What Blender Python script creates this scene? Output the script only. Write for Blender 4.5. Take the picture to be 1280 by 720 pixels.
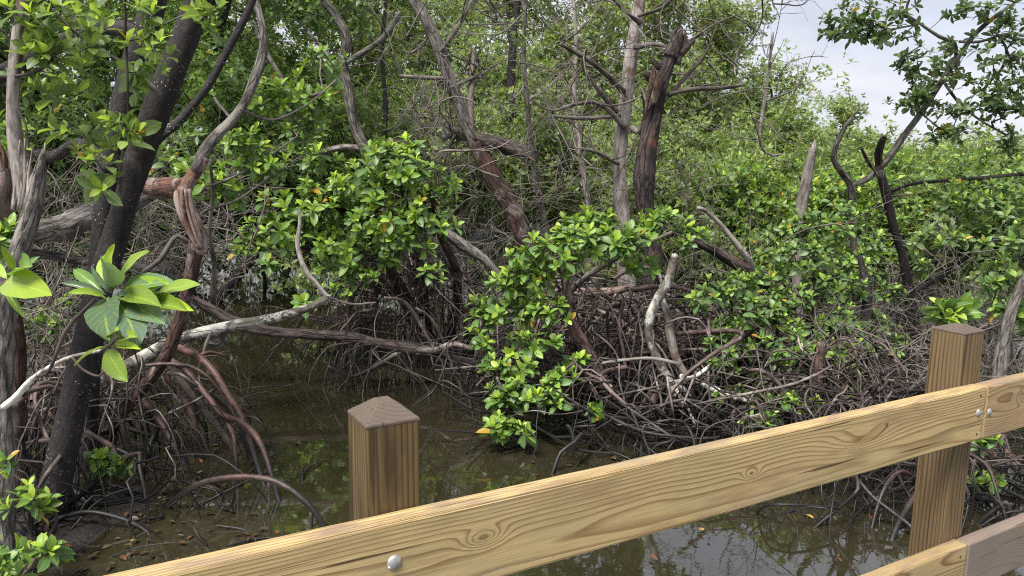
import bpy, bmesh, math, random
import numpy as np
from mathutils import Matrix, Vector

for o in list(bpy.data.objects):
    bpy.data.objects.remove(o)
SC = bpy.context.scene
COL = SC.collection
R = math.radians

# ------------------------------------------------------------------ camera
F_PX, PITCH, ROLL, EYE = 969.24, 0.1613, 0.0175, 1.9
CP, SP, CR, SR = math.cos(PITCH), math.sin(PITCH), math.cos(ROLL), math.sin(ROLL)
cam = bpy.data.cameras.new('camera')
cam.sensor_width = 36.0
cam.lens = F_PX / 1280.0 * 36.0
cam.clip_start, cam.clip_end = 0.05, 3000.0
co = bpy.data.objects.new('camera', cam)
COL.objects.link(co)
_U = Vector((0, SP, CP)); _F = Vector((0, CP, -SP)); _X = Vector((1, 0, 0))
_r = _X * CR + _U * SR
_u = -_X * SR + _U * CR
m = Matrix((_r, _u, -_F)).transposed().to_4x4()
m.translation = (0, 0, EYE)
co.matrix_world = m
SC.camera = co

# ------------------------------------------------------------------ light
SUN_EL, SUN_AZ = R(60), R(215)       # azimuth clockwise from +Y (behind the camera, to its left)
SKY_STRENGTH, SUN_STRENGTH, EXPOSURE = 0.05, 1.5, 2.45
world = bpy.data.worlds.new('World')
SC.world = world
world.use_nodes = True
SC.view_settings.view_transform = 'Standard'
SC.view_settings.look = 'None'
SC.view_settings.exposure = EXPOSURE
SC.view_settings.gamma = 1.0
SC.cycles.use_denoising = False
SC.cycles.filter_width = 1.15
SC.cycles.max_bounces = 6
SC.cycles.diffuse_bounces = 3
SC.cycles.glossy_bounces = 3
SC.cycles.transmission_bounces = 3
SC.cycles.sample_clamp_indirect = 2.5
SC.cycles.use_adaptive_sampling = True
SC.cycles.adaptive_threshold = 0.02


class NT:
    """tiny node-tree writer"""
    def __init__(self, tree):
        self.t = tree
        self.n = tree.nodes
        self.l = tree.links

    def put(self, sock, v):
        if v is None:
            return
        if isinstance(v, bpy.types.NodeSocket):
            self.l.new(v, sock)
        else:
            try:
                sock.default_value = v
            except Exception:
                sock.default_value = (*v, 1.0)

    def math(self, op, a, b=None, c=None, clamp=False):
        nd = self.n.new('ShaderNodeMath'); nd.operation = op; nd.use_clamp = clamp
        self.put(nd.inputs[0], a); self.put(nd.inputs[1], b); self.put(nd.inputs[2], c)
        return nd.outputs[0]

    def vmul(self, v, s):
        nd = self.n.new('ShaderNodeVectorMath'); nd.operation = 'MULTIPLY'
        self.put(nd.inputs[0], v); nd.inputs[1].default_value = s
        return nd.outputs[0]

    def vadd(self, v, s):
        nd = self.n.new('ShaderNodeVectorMath'); nd.operation = 'ADD'
        self.put(nd.inputs[0], v); self.put(nd.inputs[1], s)
        return nd.outputs[0]

    def noise(self, vec, scale, detail=3.0, rough=0.55, dist=0.0):
        nd = self.n.new('ShaderNodeTexNoise')
        self.put(nd.inputs['Vector'], vec)
        nd.inputs['Scale'].default_value = scale; nd.inputs['Detail'].default_value = detail
        nd.inputs['Roughness'].default_value = rough; nd.inputs['Distortion'].default_value = dist
        return nd.outputs['Fac']

    def voronoi(self, vec, scale, feature='F1'):
        nd = self.n.new('ShaderNodeTexVoronoi'); nd.feature = feature
        self.put(nd.inputs['Vector'], vec); nd.inputs['Scale'].default_value = scale
        return nd.outputs['Distance']

    def ramp(self, f, stops, interp='LINEAR'):
        nd = self.n.new('ShaderNodeValToRGB'); nd.color_ramp.interpolation = interp
        self.put(nd.inputs[0], f)
        el = nd.color_ramp.elements
        while len(el) < len(stops):
            el.new(0.5)
        for e, (p, c) in zip(el, stops):
            e.position = p
            e.color = (c, c, c, 1) if isinstance(c, (int, float)) else (*c, 1)
        return nd.outputs[0]

    def mix(self, f, a, b, kind='MIX'):
        nd = self.n.new('ShaderNodeMix'); nd.data_type = 'RGBA'; nd.blend_type = kind
        self.put(nd.inputs[0], f); self.put(nd.inputs[6], a); self.put(nd.inputs[7], b)
        return nd.outputs[2]

    def bump(self, h, strength, dist):
        nd = self.n.new('ShaderNodeBump')
        nd.inputs['Strength'].default_value = strength; nd.inputs['Distance'].default_value = dist
        self.put(nd.inputs['Height'], h)
        return nd.outputs[0]

    def attr(self, name):
        nd = self.n.new('ShaderNodeAttribute'); nd.attribute_name = name
        return nd

    def sep(self, v):
        nd = self.n.new('ShaderNodeSeparateXYZ'); self.put(nd.inputs[0], v)
        return nd.outputs

    def comb(self, x, y, z):
        nd = self.n.new('ShaderNodeCombineXYZ')
        self.put(nd.inputs[0], x); self.put(nd.inputs[1], y); self.put(nd.inputs[2], z)
        return nd.outputs[0]


def sky():
    t = NT(world.node_tree)
    for nd in list(t.n):
        t.n.remove(nd)
    sk = t.n.new('ShaderNodeTexSky'); sk.sky_type = 'NISHITA'; sk.sun_disc = False
    sk.sun_elevation = SUN_EL; sk.sun_rotation = SUN_AZ
    sk.air_density = 1.0; sk.dust_density = 2.0; sk.ozone_density = 1.0
    tc = t.n.new('ShaderNodeTexCoord')
    v = t.vmul(tc.outputs['Generated'], (1.0, 1.0, 3.2))
    n1 = t.noise(v, 2.1, 5, 0.55, 0.3)
    f = t.ramp(n1, [(0.30, 0.78), (0.62, 1.0)])
    n2 = t.noise(t.vadd(v, (3.1, 7.7, 1.3)), 3.4, 5, 0.55)
    cl = t.ramp(n2, [(0.3, (2.1, 2.25, 2.7)), (0.68, (3.6, 3.62, 3.85))])
    c = t.mix(f, sk.outputs[0], cl)
    bg = t.n.new('ShaderNodeBackground'); bg.inputs[1].default_value = SKY_STRENGTH
    t.put(bg.inputs[0], c)
    out = t.n.new('ShaderNodeOutputWorld')
    t.l.new(bg.outputs[0], out.inputs[0])


sky()
sl = bpy.data.lights.new('sun', 'SUN')
sl.energy = SUN_STRENGTH; sl.angle = R(24); sl.color = (1.0, 0.955, 0.88)
so = bpy.data.objects.new('sun', sl)
COL.objects.link(so)
_d = Vector((math.sin(SUN_AZ) * math.cos(SUN_EL), math.cos(SUN_AZ) * math.cos(SUN_EL), math.sin(SUN_EL)))
so.rotation_euler = _d.to_track_quat('Z', 'Y').to_euler()
so.location = _d * 30

# ------------------------------------------------------------------ geometry of the view: pixel of the 1280x720 photograph -> point in the place


def ray(px, py):
    dx, dy = px - 640.0, py - 360.0
    x = (dx * CR + dy * SR) / F_PX
    y = (-dx * SR + dy * CR) / F_PX
    return np.array([x, CP - y * SP, -SP - y * CP])


CAMP = np.array([0.0, 0.0, EYE])


def P(px, py, Y):
    r = ray(px, py)
    return CAMP + r * (Y / r[1])


def G(px, py, z=0.0):
    r = ray(px, py)
    return CAMP + r * ((z - EYE) / r[2])


def rad(wpx, Y):
    return wpx * 0.5 * Y / F_PX


def path(pts, Y0=None, Y1=None):
    """pts: (px, py, width_px[, Y]) -> world points, radii; Y runs evenly from Y0 to Y1 when not given"""
    n = len(pts)
    q, r = [], []
    for i, p in enumerate(pts):
        Y = p[3] if len(p) > 3 else Y0 + (Y1 - Y0) * i / max(1, n - 1)
        q.append(P(p[0], p[1], Y)); r.append(rad(p[2], Y))
    return np.array(q), np.array(r)


# ------------------------------------------------------------------ mesh building
class MB:
    """collects tubes into one mesh"""
    def __init__(self):
        self.v = []; self.q = []; self.t = []; self.a = []; self.nv = 0

    def add(self, v, quads=None, tris=None, attr=None):
        self.v.append(v)
        if quads is not None and len(quads):
            self.q.append(np.asarray(quads) + self.nv)
        if tris is not None and len(tris):
            self.t.append(np.asarray(tris) + self.nv)
        self.a.append(attr if attr is not None else np.zeros((len(v), 3)))
        self.nv += len(v)

    def tube(self, pts, rads, sides=8, step=None, lump=0.0, rough=0.0, rng=None, cap=True, flat=None):
        pts = np.asarray(pts, float); rads = np.asarray(rads, float)
        if step:
            pts, rads = smooth(pts, rads, step)
        n = len(pts)
        tg = np.gradient(pts, axis=0)
        tg /= np.linalg.norm(tg, axis=1, keepdims=True) + 1e-9
        c = pts - pts.mean(0)
        ref = np.linalg.svd(c, full_matrices=True)[2][2]
        e1 = ref - tg * (tg @ ref)[:, None]
        l = np.linalg.norm(e1, axis=1, keepdims=True)
        e1 = np.where(l > 1e-4, e1 / np.maximum(l, 1e-9), np.roll(tg, 1, axis=1))
        e2 = np.cross(tg, e1)
        th = np.arange(sides) * 2 * np.pi / sides
        s = np.concatenate([[0], np.cumsum(np.linalg.norm(np.diff(pts, axis=0), axis=1))])
        rr = np.repeat(rads[:, None], sides, 1)
        if lump and rng is not None:
            acc = np.zeros((n, sides))
            for k, fr, am in ((1, 2.2, 1.0), (2, 4.1, .8), (3, 6.5, .6), (2, 11.0, .45), (0, 8.0, .5), (4, 17.0, .3)):
                ph, ph2 = rng.uniform(0, 6.28, 2)
                acc += am * np.sin(k * th[None] + ph) * np.sin(fr * s[:, None] + ph2 + k * .4 * np.sin(s[:, None] * 3 + ph))
            rr = rr * (1 + lump * acc)
        if rough and rng is not None:
            rr = rr * (1 + rough * rng.normal(0, 1, rr.shape))
        cx, sn = np.cos(th), np.sin(th)
        V = pts[:, None] + rr[..., None] * (cx[None, :, None] * e1[:, None] + sn[None, :, None] * e2[:, None])
        at = np.stack([rr * cx, rr * sn, np.repeat(s[:, None], sides, 1)], -1)
        V = V.reshape(-1, 3); at = at.reshape(-1, 3)
        i = np.arange(n - 1)[:, None] * sides; j = np.arange(sides)[None]; j2 = (j + 1) % sides
        Q = np.stack([i + j, i + j2, i + sides + j2, i + sides + j], -1).reshape(-1, 4)
        T = None
        if cap:
            V = np.vstack([V, pts[0] - tg[0] * rads[0] * .15, pts[-1] + tg[-1] * rads[-1] * .3])
            at = np.vstack([at, [0, 0, 0], [0, 0, s[-1]]])
            b = n * sides
            jj = np.arange(sides); jn = (jj + 1) % sides
            T = np.vstack([np.stack([jn, jj, np.full(sides, b)], -1), np.stack([b - sides + jj, b - sides + jn, np.full(sides, b + 1)], -1)])
        self.add(V, Q, T, at)

    def build(self, name, mat, parent=None, kind=None, base=None):
        if not self.v:
            return None
        V = np.concatenate(self.v)
        if base is None and parent is not None:
            base = parent_world(parent)
        if base is not None:
            V = V - np.asarray(base)
        me = make_mesh(name, V, np.concatenate(self.q) if self.q else None, np.concatenate(self.t) if self.t else None)
        at = me.attributes.new('bark', 'FLOAT_VECTOR', 'POINT')
        at.data.foreach_set('vector', np.concatenate(self.a).astype(np.float32).ravel())
        me.polygons.foreach_set('use_smooth', np.ones(len(me.polygons), bool))
        me.materials.append(mat)
        return link(name, me, parent, kind)


def make_mesh(name, V, Q=None, T=None):
    me = bpy.data.meshes.new(name)
    nq = 0 if Q is None else len(Q); nt = 0 if T is None else len(T)
    me.vertices.add(len(V)); me.vertices.foreach_set('co', np.asarray(V, np.float32).ravel())
    lv = []
    if nq: lv.append(np.asarray(Q, np.int32).ravel())
    if nt: lv.append(np.asarray(T, np.int32).ravel())
    lv = np.concatenate(lv)
    me.loops.add(len(lv)); me.loops.foreach_set('vertex_index', lv)
    st = np.concatenate([np.arange(nq) * 4, nq * 4 + np.arange(nt) * 3]).astype(np.int32)
    me.polygons.add(nq + nt); me.polygons.foreach_set('loop_start', st)
    me.update(calc_edges=True)
    return me


def smooth(pts, rads, step):
    """Catmull-Rom resampling"""
    n = len(pts)
    if n < 3:
        k = max(2, int(np.linalg.norm(pts[-1] - pts[0]) / step) + 1)
        t = np.linspace(0, 1, k)[:, None]
        return pts[0] * (1 - t) + pts[-1] * t, rads[0] * (1 - t[:, 0]) + rads[-1] * t[:, 0]
    q = np.vstack([2 * pts[0] - pts[1], pts, 2 * pts[-1] - pts[-2]])
    op, orr = [], []
    for i in range(n - 1):
        p0, p1, p2, p3 = q[i:i + 4]
        k = max(1, int(round(np.linalg.norm(p2 - p1) / step)))
        t = (np.arange(k) / k)[:, None]
        op.append(.5 * (2 * p1 + (p2 - p0) * t + (2 * p0 - 5 * p1 + 4 * p2 - p3) * t ** 2 + (3 * p1 - p0 - 3 * p2 + p3) * t ** 3))
        orr.append(rads[i] * (1 - t[:, 0]) + rads[i + 1] * t[:, 0])
    op.append(pts[-1:]); orr.append(rads[-1:])
    return np.vstack(op), np.concatenate(orr)


def link(name, me, parent=None, kind=None):
    o = bpy.data.objects.new(name, me)
    COL.objects.link(o)
    if parent is not None:
        o.parent = parent
    if kind:
        o['kind'] = kind
    return o


def parent_world(p):
    v = np.array(p.location)
    while p.parent is not None:
        p = p.parent
        v = v + np.array(p.location)
    return v


def thing(name, label, cat, loc, group=None, rz=0.0):
    o = bpy.data.objects.new(name, None)
    COL.objects.link(o)
    o.empty_display_size = 0.2
    o.location = tuple(loc); o.rotation_euler = (0, 0, rz)
    o['label'] = label; o['category'] = cat
    if group:
        o['group'] = group
    return o


# ------------------------------------------------------------------ materials
def new_mat(name):
    mt = bpy.data.materials.new(name)
    mt.use_nodes = True
    t = NT(mt.node_tree)
    b = t.n['Principled BSDF']
    return mt, t, b


def bark_mat(name, dark, light, patch=None, patch_at=(0.6, 0.7), fiss=(26.0, 0.28), rough=0.85, bump=0.6, specks=None, tide=None, cracks=0.0, speck_cut=0.2, bump_d=0.006):
    mt, t, b = new_mat(name)
    v = t.attr('bark').outputs['Vector']
    geo = t.n.new('ShaderNodeNewGeometry')
    oi = t.n.new('ShaderNodeObjectInfo')
    isl = t.math('ADD', geo.outputs['Random Per Island'], oi.outputs['Random'])
    off = t.vadd(v, t.comb(t.math('MULTIPLY', isl, 7.0), t.math('MULTIPLY', isl, 3.0), t.math('MULTIPLY', isl, 13.0)))
    vs = t.vmul(off, (1, 1, fiss[1]))
    n1 = t.noise(vs, fiss[0], 6, 0.65, 0.4)
    n2 = t.noise(off, 7.0, 4, 0.6)
    n4 = t.noise(vs, fiss[0] * 3.6, 4, 0.7)
    f = t.math('ADD', t.math('ADD', t.math('MULTIPLY', n1, 0.5), t.math('MULTIPLY', n2, 0.25)), t.math('MULTIPLY', n4, .25))
    c = t.ramp(f, [(0.41, dark), (0.60, light)])
    ck = None
    if cracks:
        wv = t.vadd(vs, t.vmul(t.comb(n1, n2, n1), (.03, .03, .03)))
        ck = t.ramp(t.voronoi(wv, fiss[0] * .9, 'DISTANCE_TO_EDGE'), [(0.0, 0.0), (.11, 1.0)])
        c = t.mix(t.math('MULTIPLY', t.math('SUBTRACT', 1.0, ck), cracks), c, tuple(x * .35 for x in dark))
    if patch is not None:
        n3 = t.noise(off, 4.3, 5, 0.65, 0.6)
        pf = t.ramp(n3, [(patch_at[0], 0.0), (patch_at[1], 1.0)])
        c = t.mix(pf, c, t.mix(t.ramp(n1, [(.35, 0.0), (.6, 1.0)]), tuple(x * .55 for x in patch), patch))
    if specks is not None:
        vo = t.voronoi(off, 62.0)
        sf = t.math('MULTIPLY', t.ramp(vo, [(speck_cut, 1.0), (speck_cut + .12, 0.0)]), t.ramp(t.noise(off, 5.0, 4, .65), [(0.53, 0.0), (0.6, 1.0)]))
        c = t.mix(sf, c, specks)
    # each stem a little different
    br = t.math('ADD', 0.72, t.math('MULTIPLY', t.math('FRACT', t.math('MULTIPLY', isl, 5.3)), 0.6))
    c = t.mix(1.0, c, t.comb(br, br, br), 'MULTIPLY')
    rg = rough
    if tide is not None:
        # dark algae coat the tide leaves on the wood, up to a ragged line
        z = t.sep(geo.outputs['Position'])[2]
        zz = t.math('ADD', z, t.math('MULTIPLY', t.math('SUBTRACT', t.noise(geo.outputs['Position'], 6.0, 4, .6), 0.5), 0.35))
        tf = t.ramp(zz, [(max(0.0, tide - 0.09), 1.0), (tide + 0.09, 0.0)])
        c = t.mix(tf, c, (0.013, 0.012, 0.011))
        rg = t.ramp(tf, [(0, rough), (1, 0.45)])
    t.put(b.inputs['Base Color'], c)
    t.put(b.inputs['Roughness'], rg)
    b.inputs['Specular IOR Level'].default_value = 0.35
    if bump:
        if ck is not None:
            n4 = t.math('ADD', n4, t.math('MULTIPLY', ck, .9))
        t.put(b.inputs['Normal'], t.bump(t.math('ADD', t.math('ADD', n1, t.math('MULTIPLY', n2, .6)), t.math('MULTIPLY', n4, .5)), bump, bump_d))
    return mt


M = {}
M['dark_bark'] = bark_mat('dark_bark', (0.008, 0.007, 0.007), (0.034, 0.028, 0.028), patch=(0.085, 0.078, 0.074), patch_at=(0.66, 0.76), specks=(0.42, 0.42, 0.4), fiss=(40, .5), speck_cut=.13, rough=.8, cracks=0.35)
M['grey_bark'] = bark_mat('grey_bark', (0.026, 0.021, 0.018), (0.26, 0.24, 0.215), patch=(0.075, 0.045, 0.034), fiss=(34, .16), bump=1.0, bump_d=.012, cracks=0.6)
M['pale_bark'] = bark_mat('pale_bark', (0.08, 0.065, 0.058), (0.36, 0.325, 0.30), patch=(0.13, 0.08, 0.06), patch_at=(.57, .66), fiss=(30, .2), bump=.7)
M['snag_bark'] = bark_mat('snag_bark', (0.012, 0.009, 0.009), (0.105, 0.078, 0.070), patch=(0.17, 0.07, 0.05), patch_at=(.62, .7), fiss=(22, .16), bump=1.0, bump_d=.015, cracks=0.8)
M['red_bark'] = bark_mat('red_bark', (0.020, 0.011, 0.009), (0.125, 0.070, 0.055), patch=(0.21, 0.175, 0.16), patch_at=(.55, .64), fiss=(26, .22), bump=1.0, bump_d=.015, cracks=0.7)
M['heart_wood'] = bark_mat('heart_wood', (0.018, 0.009, 0.007), (0.20, 0.10, 0.07), patch=(0.30, 0.235, 0.21), patch_at=(.47, .57), fiss=(46, .07), bump=1.0, bump_d=.01)
M['root_bark'] = bark_mat('root_bark', (0.020, 0.013, 0.012), (0.13, 0.088, 0.078), patch=(0.24, 0.205, 0.19), patch_at=(.56, .68), fiss=(30, .3), tide=0.27, rough=.55, bump=.5)
M['arch_bark'] = bark_mat('arch_bark', (0.02, 0.011, 0.0095), (0.135, 0.068, 0.056), patch=(0.22, 0.17, 0.16), patch_at=(.6, .75), fiss=(30, .3), tide=0.22, rough=.5, bump=.6)
M['thin_root'] = bark_mat('thin_root', (0.005, 0.004, 0.004), (0.046, 0.033, 0.030), patch=(0.13, 0.11, 0.10), patch_at=(.63, .72), fiss=(24, .3), tide=0.3, rough=.6, bump=0)
M['pink_bark'] = bark_mat('pink_bark', (0.04, 0.024, 0.021), (0.30, 0.19, 0.165), patch=(0.10, 0.055, 0.045), patch_at=(.55, .64), fiss=(26, .22), bump=1.0, bump_d=.012, cracks=.6)
M['tangle_bark'] = bark_mat('tangle_bark', (0.018, 0.014, 0.0125), (0.15, 0.122, 0.11), patch=(0.30, 0.265, 0.245), patch_at=(.56, .66), fiss=(24, .3), tide=0.27, rough=.7, bump=.3)
M['twig_bark'] = bark_mat('twig_bark', (0.04, 0.032, 0.028), (0.19, 0.165, 0.15), fiss=(20, .3), bump=0)
M['dark_twig'] = bark_mat('dark_twig', (0.02, 0.016, 0.014), (0.10, 0.08, 0.07), fiss=(20, .3), bump=0)
M['lichen_bark'] = bark_mat('lichen_bark', (0.06, 0.05, 0.04), (0.21, 0.19, 0.16), patch=(0.60, 0.60, 0.54), patch_at=(.47, .53), specks=(0.05, .045, .04), fiss=(26, .6), bump=.8, speck_cut=.3)


def leaf_mat(name, young, mid, old, odd=(0.36, 0.23, 0.03), odd_share=0.012, rough=0.43, trans=0.28, under=None):
    mt, t, b = new_mat(name)
    geo = t.n.new('ShaderNodeNewGeometry')
    oi = t.n.new('ShaderNodeObjectInfo')
    rnd = t.math('FRACT', t.math('ADD', geo.outputs['Random Per Island'], t.math('MULTIPLY', oi.outputs['Random'], 17.31)))
    at = t.attr('leaf').outputs['Vector']          # x age, y along, z across
    ax, ay, az = t.sep(at)
    age = t.math('ADD', ax, t.math('MULTIPLY', t.math('SUBTRACT', rnd, 0.5), 0.5))
    c = t.ramp(age, [(0.08, old), (0.5, mid), (0.93, young)])
    r2 = t.math('FRACT', t.math('MULTIPLY', rnd, 31.7))
    br = t.math('ADD', 0.68, t.math('MULTIPLY', r2, 0.6))
    c = t.mix(1.0, c, t.comb(br, br, br), 'MULTIPLY')
    rib = t.ramp(t.math('ABSOLUTE', az), [(0.0, 1.0), (0.10, 0.0)])
    c = t.mix(t.math('MULTIPLY', rib, 0.45), c, tuple(min(1, x * 1.35 + .02) for x in young))
    vein = t.ramp(t.math('SINE', t.math('SUBTRACT', t.math('MULTIPLY', ay, 62.0), t.math('MULTIPLY', t.math('ABSOLUTE', az), 16.0))), [(.72, 0.0), (1.0, 1.0)])
    c = t.mix(t.math('MULTIPLY', vein, .16), c, tuple(min(1, x * 1.3 + .02) for x in young))
    mot = t.noise(t.n.new('ShaderNodeTexCoord').outputs['Object'], 55.0, 3, .6)
    c = t.mix(t.math('MULTIPLY', t.ramp(mot, [(.45, 0.0), (.75, 1.0)]), 0.25), c, tuple(x * .6 for x in old))
    bl = t.math('MULTIPLY', t.ramp(t.noise(t.vadd(at, t.comb(t.math('MULTIPLY', rnd, 91.0), t.math('MULTIPLY', rnd, 37.0), 0.0)), 4.0, 3, .6), [(.60, 0.0), (.68, .8)]), t.math('LESS_THAN', t.math('FRACT', t.math('MULTIPLY', rnd, 13.3)), 0.25))
    c = t.mix(bl, c, (0.20, 0.15, 0.035))
    of = t.math('LESS_THAN', t.math('FRACT', t.math('MULTIPLY', rnd, 7.77)), odd_share)
    c = t.mix(of, c, odd)
    un = under or tuple(0.5 * x + 0.5 * y for x, y in zip(mid, (0.16, 0.20, 0.13)))
    cb = t.mix(geo.outputs['Backfacing'], c, t.mix(of, un, odd))
    t.put(b.inputs['Base Color'], cb)
    b.inputs['Roughness'].default_value = rough
    b.inputs['Specular IOR Level'].default_value = 0.4
    tr = t.n.new('ShaderNodeBsdfTranslucent')
    t.put(tr.inputs[0], t.mix(1.0, c, (1.5, 1.5, 0.7), 'MULTIPLY'))
    mx = t.n.new('ShaderNodeMixShader'); mx.inputs[0].default_value = trans
    t.l.new(b.outputs[0], mx.inputs[1]); t.l.new(tr.outputs[0], mx.inputs[2])
    t.l.new(mx.outputs[0], t.n['Material Output'].inputs[0])
    return mt


M['leaf_bright'] = leaf_mat('leaf_bright', (0.35, 0.48, 0.055), (0.15, 0.265, 0.042), (0.075, 0.15, 0.05))
M['leaf_green'] = leaf_mat('leaf_green', (0.27, 0.40, 0.06), (0.125, 0.215, 0.05), (0.07, 0.13, 0.05))
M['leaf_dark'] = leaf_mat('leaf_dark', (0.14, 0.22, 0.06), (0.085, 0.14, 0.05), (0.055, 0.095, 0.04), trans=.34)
M['leaf_far'] = leaf_mat('leaf_far', (0.31, 0.39, 0.125), (0.205, 0.275, 0.108), (0.125, 0.185, 0.082), odd_share=.002, trans=.4)
M['leaf_olive'] = leaf_mat('leaf_olive', (0.30, 0.37, 0.13), (0.21, 0.27, 0.11), (0.13, 0.18, 0.08), odd_share=.003, trans=.4)
M['leaf_pale'] = leaf_mat('leaf_pale', (0.36, 0.48, 0.09), (0.20, 0.30, 0.065), (0.10, 0.16, 0.06), trans=.48)
M['leaf_close'] = leaf_mat('leaf_close', (0.30, 0.42, 0.04), (0.14, 0.26, 0.055), (0.10, 0.155, 0.105), odd_share=0.0, under=(0.17, 0.235, 0.165), trans=.28, rough=.33)


def wood_mat(name, light, late, knots=(), pith=(0.05, 0.02), spacing=0.0046, stain=None, grey=0.0, axis='X', warp=0.007, grey_c=(0.155, 0.138, 0.125), stain_at=(.5, .66), stain_amt=.75, scars=()):
    mt, t, b = new_mat(name)
    oc = t.n.new('ShaderNodeTexCoord').outputs['Object']
    x, y, z = t.sep(oc)
    if axis == 'Z':
        x, z = z, x
    pv = t.comb(x, y, z)
    w1 = t.math('SUBTRACT', t.noise(t.vmul(pv, (1.1, 5.0, 5.0)), 1.0, 2, .5), 0.5)
    w2 = t.math('SUBTRACT', t.noise(t.vmul(pv, (3.5, 18.0, 18.0)), 1.0, 2, .5), 0.5)
    yy = t.math('SUBTRACT', y, pith[0]); zz = t.math('SUBTRACT', z, pith[1])
    d = t.math('SQRT', t.math('ADD', t.math('MULTIPLY', yy, yy), t.math('MULTIPLY', zz, zz)))
    d = t.math('ADD', d, t.math('MULTIPLY', w1, warp * 5))
    d = t.math('ADD', d, t.math('MULTIPLY', w2, warp * .5))
    core = None
    for (kx, kz, sx, sz, am) in knots:
        a = t.math('DIVIDE', t.math('SUBTRACT', x, kx), sx); c_ = t.math('DIVIDE', t.math('SUBTRACT', z, kz), sz)
        r2 = t.math('ADD', t.math('MULTIPLY', a, a), t.math('MULTIPLY', c_, c_))
        g = t.math('POWER', 2.718, t.math('MULTIPLY', r2, -1.0))
        d = t.math('ADD', d, t.math('MULTIPLY', g, am))
        k = t.math('POWER', 2.718, t.math('MULTIPLY', r2, -16.0))
        core = k if core is None else t.math('MAXIMUM', core, k)
    fr = t.math('FRACT', t.math('DIVIDE', d, spacing))
    band = t.ramp(fr, [(0.0, 0.05), (0.50, 0.10), (0.78, 0.75), (0.90, 1.0), (1.0, 0.05)])
    wide = t.noise(t.vmul(pv, (2.2, 14.0, 14.0)), 1.0, 3, .5)
    band = t.math('MULTIPLY', band, t.ramp(wide, [(.25, 0.55), (.65, 1.0)]))
    fib = t.noise(t.vmul(pv, (9.0, 420.0, 420.0)), 1.0, 3, .6)
    c = t.mix(band, light, late)
    tone = t.noise(t.vmul(pv, (3.0, 9.0, 9.0)), 1.0, 3, .55)
    c = t.mix(t.ramp(tone, [(.35, 0.0), (.75, .55)]), c, t.mix(0.5, c, tuple(v * .72 for v in light)))
    c = t.mix(t.ramp(fib, [(.35, 0.30), (.62, 0.0)]), c, tuple(v * .6 for v in late))
    if stain is not None:
        sn = t.noise(t.vmul(t.vadd(pv, (1.7, 0, 0)), (4.0, 22.0, 22.0)), 1.0, 3, .6)
        c = t.mix(t.ramp(sn, [(stain_at[0], 0.0), (stain_at[1], stain_amt)]), c, stain)
    if core is not None:
        c = t.mix(t.math('MULTIPLY', core, .8), c, (0.13, 0.06, 0.02))
    for (kx, kz, sx, sz, ang) in scars:
        ca, sa = math.cos(ang), math.sin(ang)
        dx = t.math('SUBTRACT', x, kx); dz = t.math('SUBTRACT', z, kz)
        a = t.math('DIVIDE', t.math('ADD', t.math('MULTIPLY', dx, ca), t.math('MULTIPLY', dz, sa)), sx)
        e = t.math('DIVIDE', t.math('SUBTRACT', t.math('MULTIPLY', dz, ca), t.math('MULTIPLY', dx, sa)), sz)
        r2 = t.math('ADD', t.math('MULTIPLY', a, a), t.math('MULTIPLY', e, e))
        c = t.mix(t.ramp(r2, [(.7, .75), (1.0, 0.0)]), c, (0.32, 0.20, 0.09))
        rim = t.math('MULTIPLY', t.ramp(t.math('ABSOLUTE', t.math('SUBTRACT', r2, .85)), [(0.0, 1.0), (.28, 0.0)]), t.ramp(t.math('ADD', a, t.math('MULTIPLY', e, -.8)), [(0.15, 0.0), (.75, 1.0)]))
        c = t.mix(rim, c, (0.018, 0.011, 0.008))
    if grey:
        gn = t.noise(t.vmul(pv, (2.0, 10.0, 10.0)), 1.0, 4, .6)
        c = t.mix(t.ramp(gn, [(.2, grey), (.7, grey * .55)]), c, grey_c)
    # rain-wetted and weathered top edge: blotches that stay on the upper side
    nz = t.sep(t.n.new('ShaderNodeTexCoord').outputs['Normal'])[2]
    if axis == 'X':
        bn = t.noise(t.vmul(pv, (7.0, 30.0, 30.0)), 1.0, 4, .6)
        c = t.mix(t.math('MULTIPLY', t.ramp(nz, [(.5, 0.0), (.9, 1.0)]), t.ramp(bn, [(.46, 0.0), (.62, .8)])), c, (0.19, 0.125, 0.10))
    # algae and dirt film
    dn = t.noise(t.vmul(pv, (5.0, 9.0, 9.0)), 1.0, 5, .65)
    c = t.mix(t.ramp(dn, [(.48, 0.0), (.70, .36)]), c, (light[0] * .46, light[1] * .56, light[2] * .58))
    # scuffs and grey weather bloom
    gb = t.noise(t.vmul(t.vadd(pv, (4.4, 2.0, 0)), (2.6, 12.0, 12.0)), 1.0, 5, .7)
    c = t.mix(t.ramp(gb, [(.55, 0.0), (.70, .42)]), c, tuple(.5 * (v + sum(light) / 3) * .62 for v in light))
    # drying checks along the grain
    cr = t.noise(t.vmul(pv, (2.5, 95.0, 95.0)), 1.0, 2, .5)
    chk = t.ramp(cr, [(.315, .8), (.35, 0.0)])
    c = t.mix(chk, c, (0.04, 0.024, 0.012))
    sp = t.noise(pv, 160.0, 2, .5)
    c = t.mix(t.ramp(sp, [(.70, 0.0), (.78, .5)]), c, (0.10, 0.065, 0.03))
    t.put(b.inputs['Base Color'], c)
    b.inputs['Roughness'].default_value = 0.62
    b.inputs['Specular IOR Level'].default_value = 0.3
    h = t.math('SUBTRACT', t.math('ADD', t.math('MULTIPLY', fib, .5), t.math('MULTIPLY', band, .5)), chk)
    t.put(b.inputs['Normal'], t.bump(h, 0.35, 0.0012))
    return mt


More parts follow.
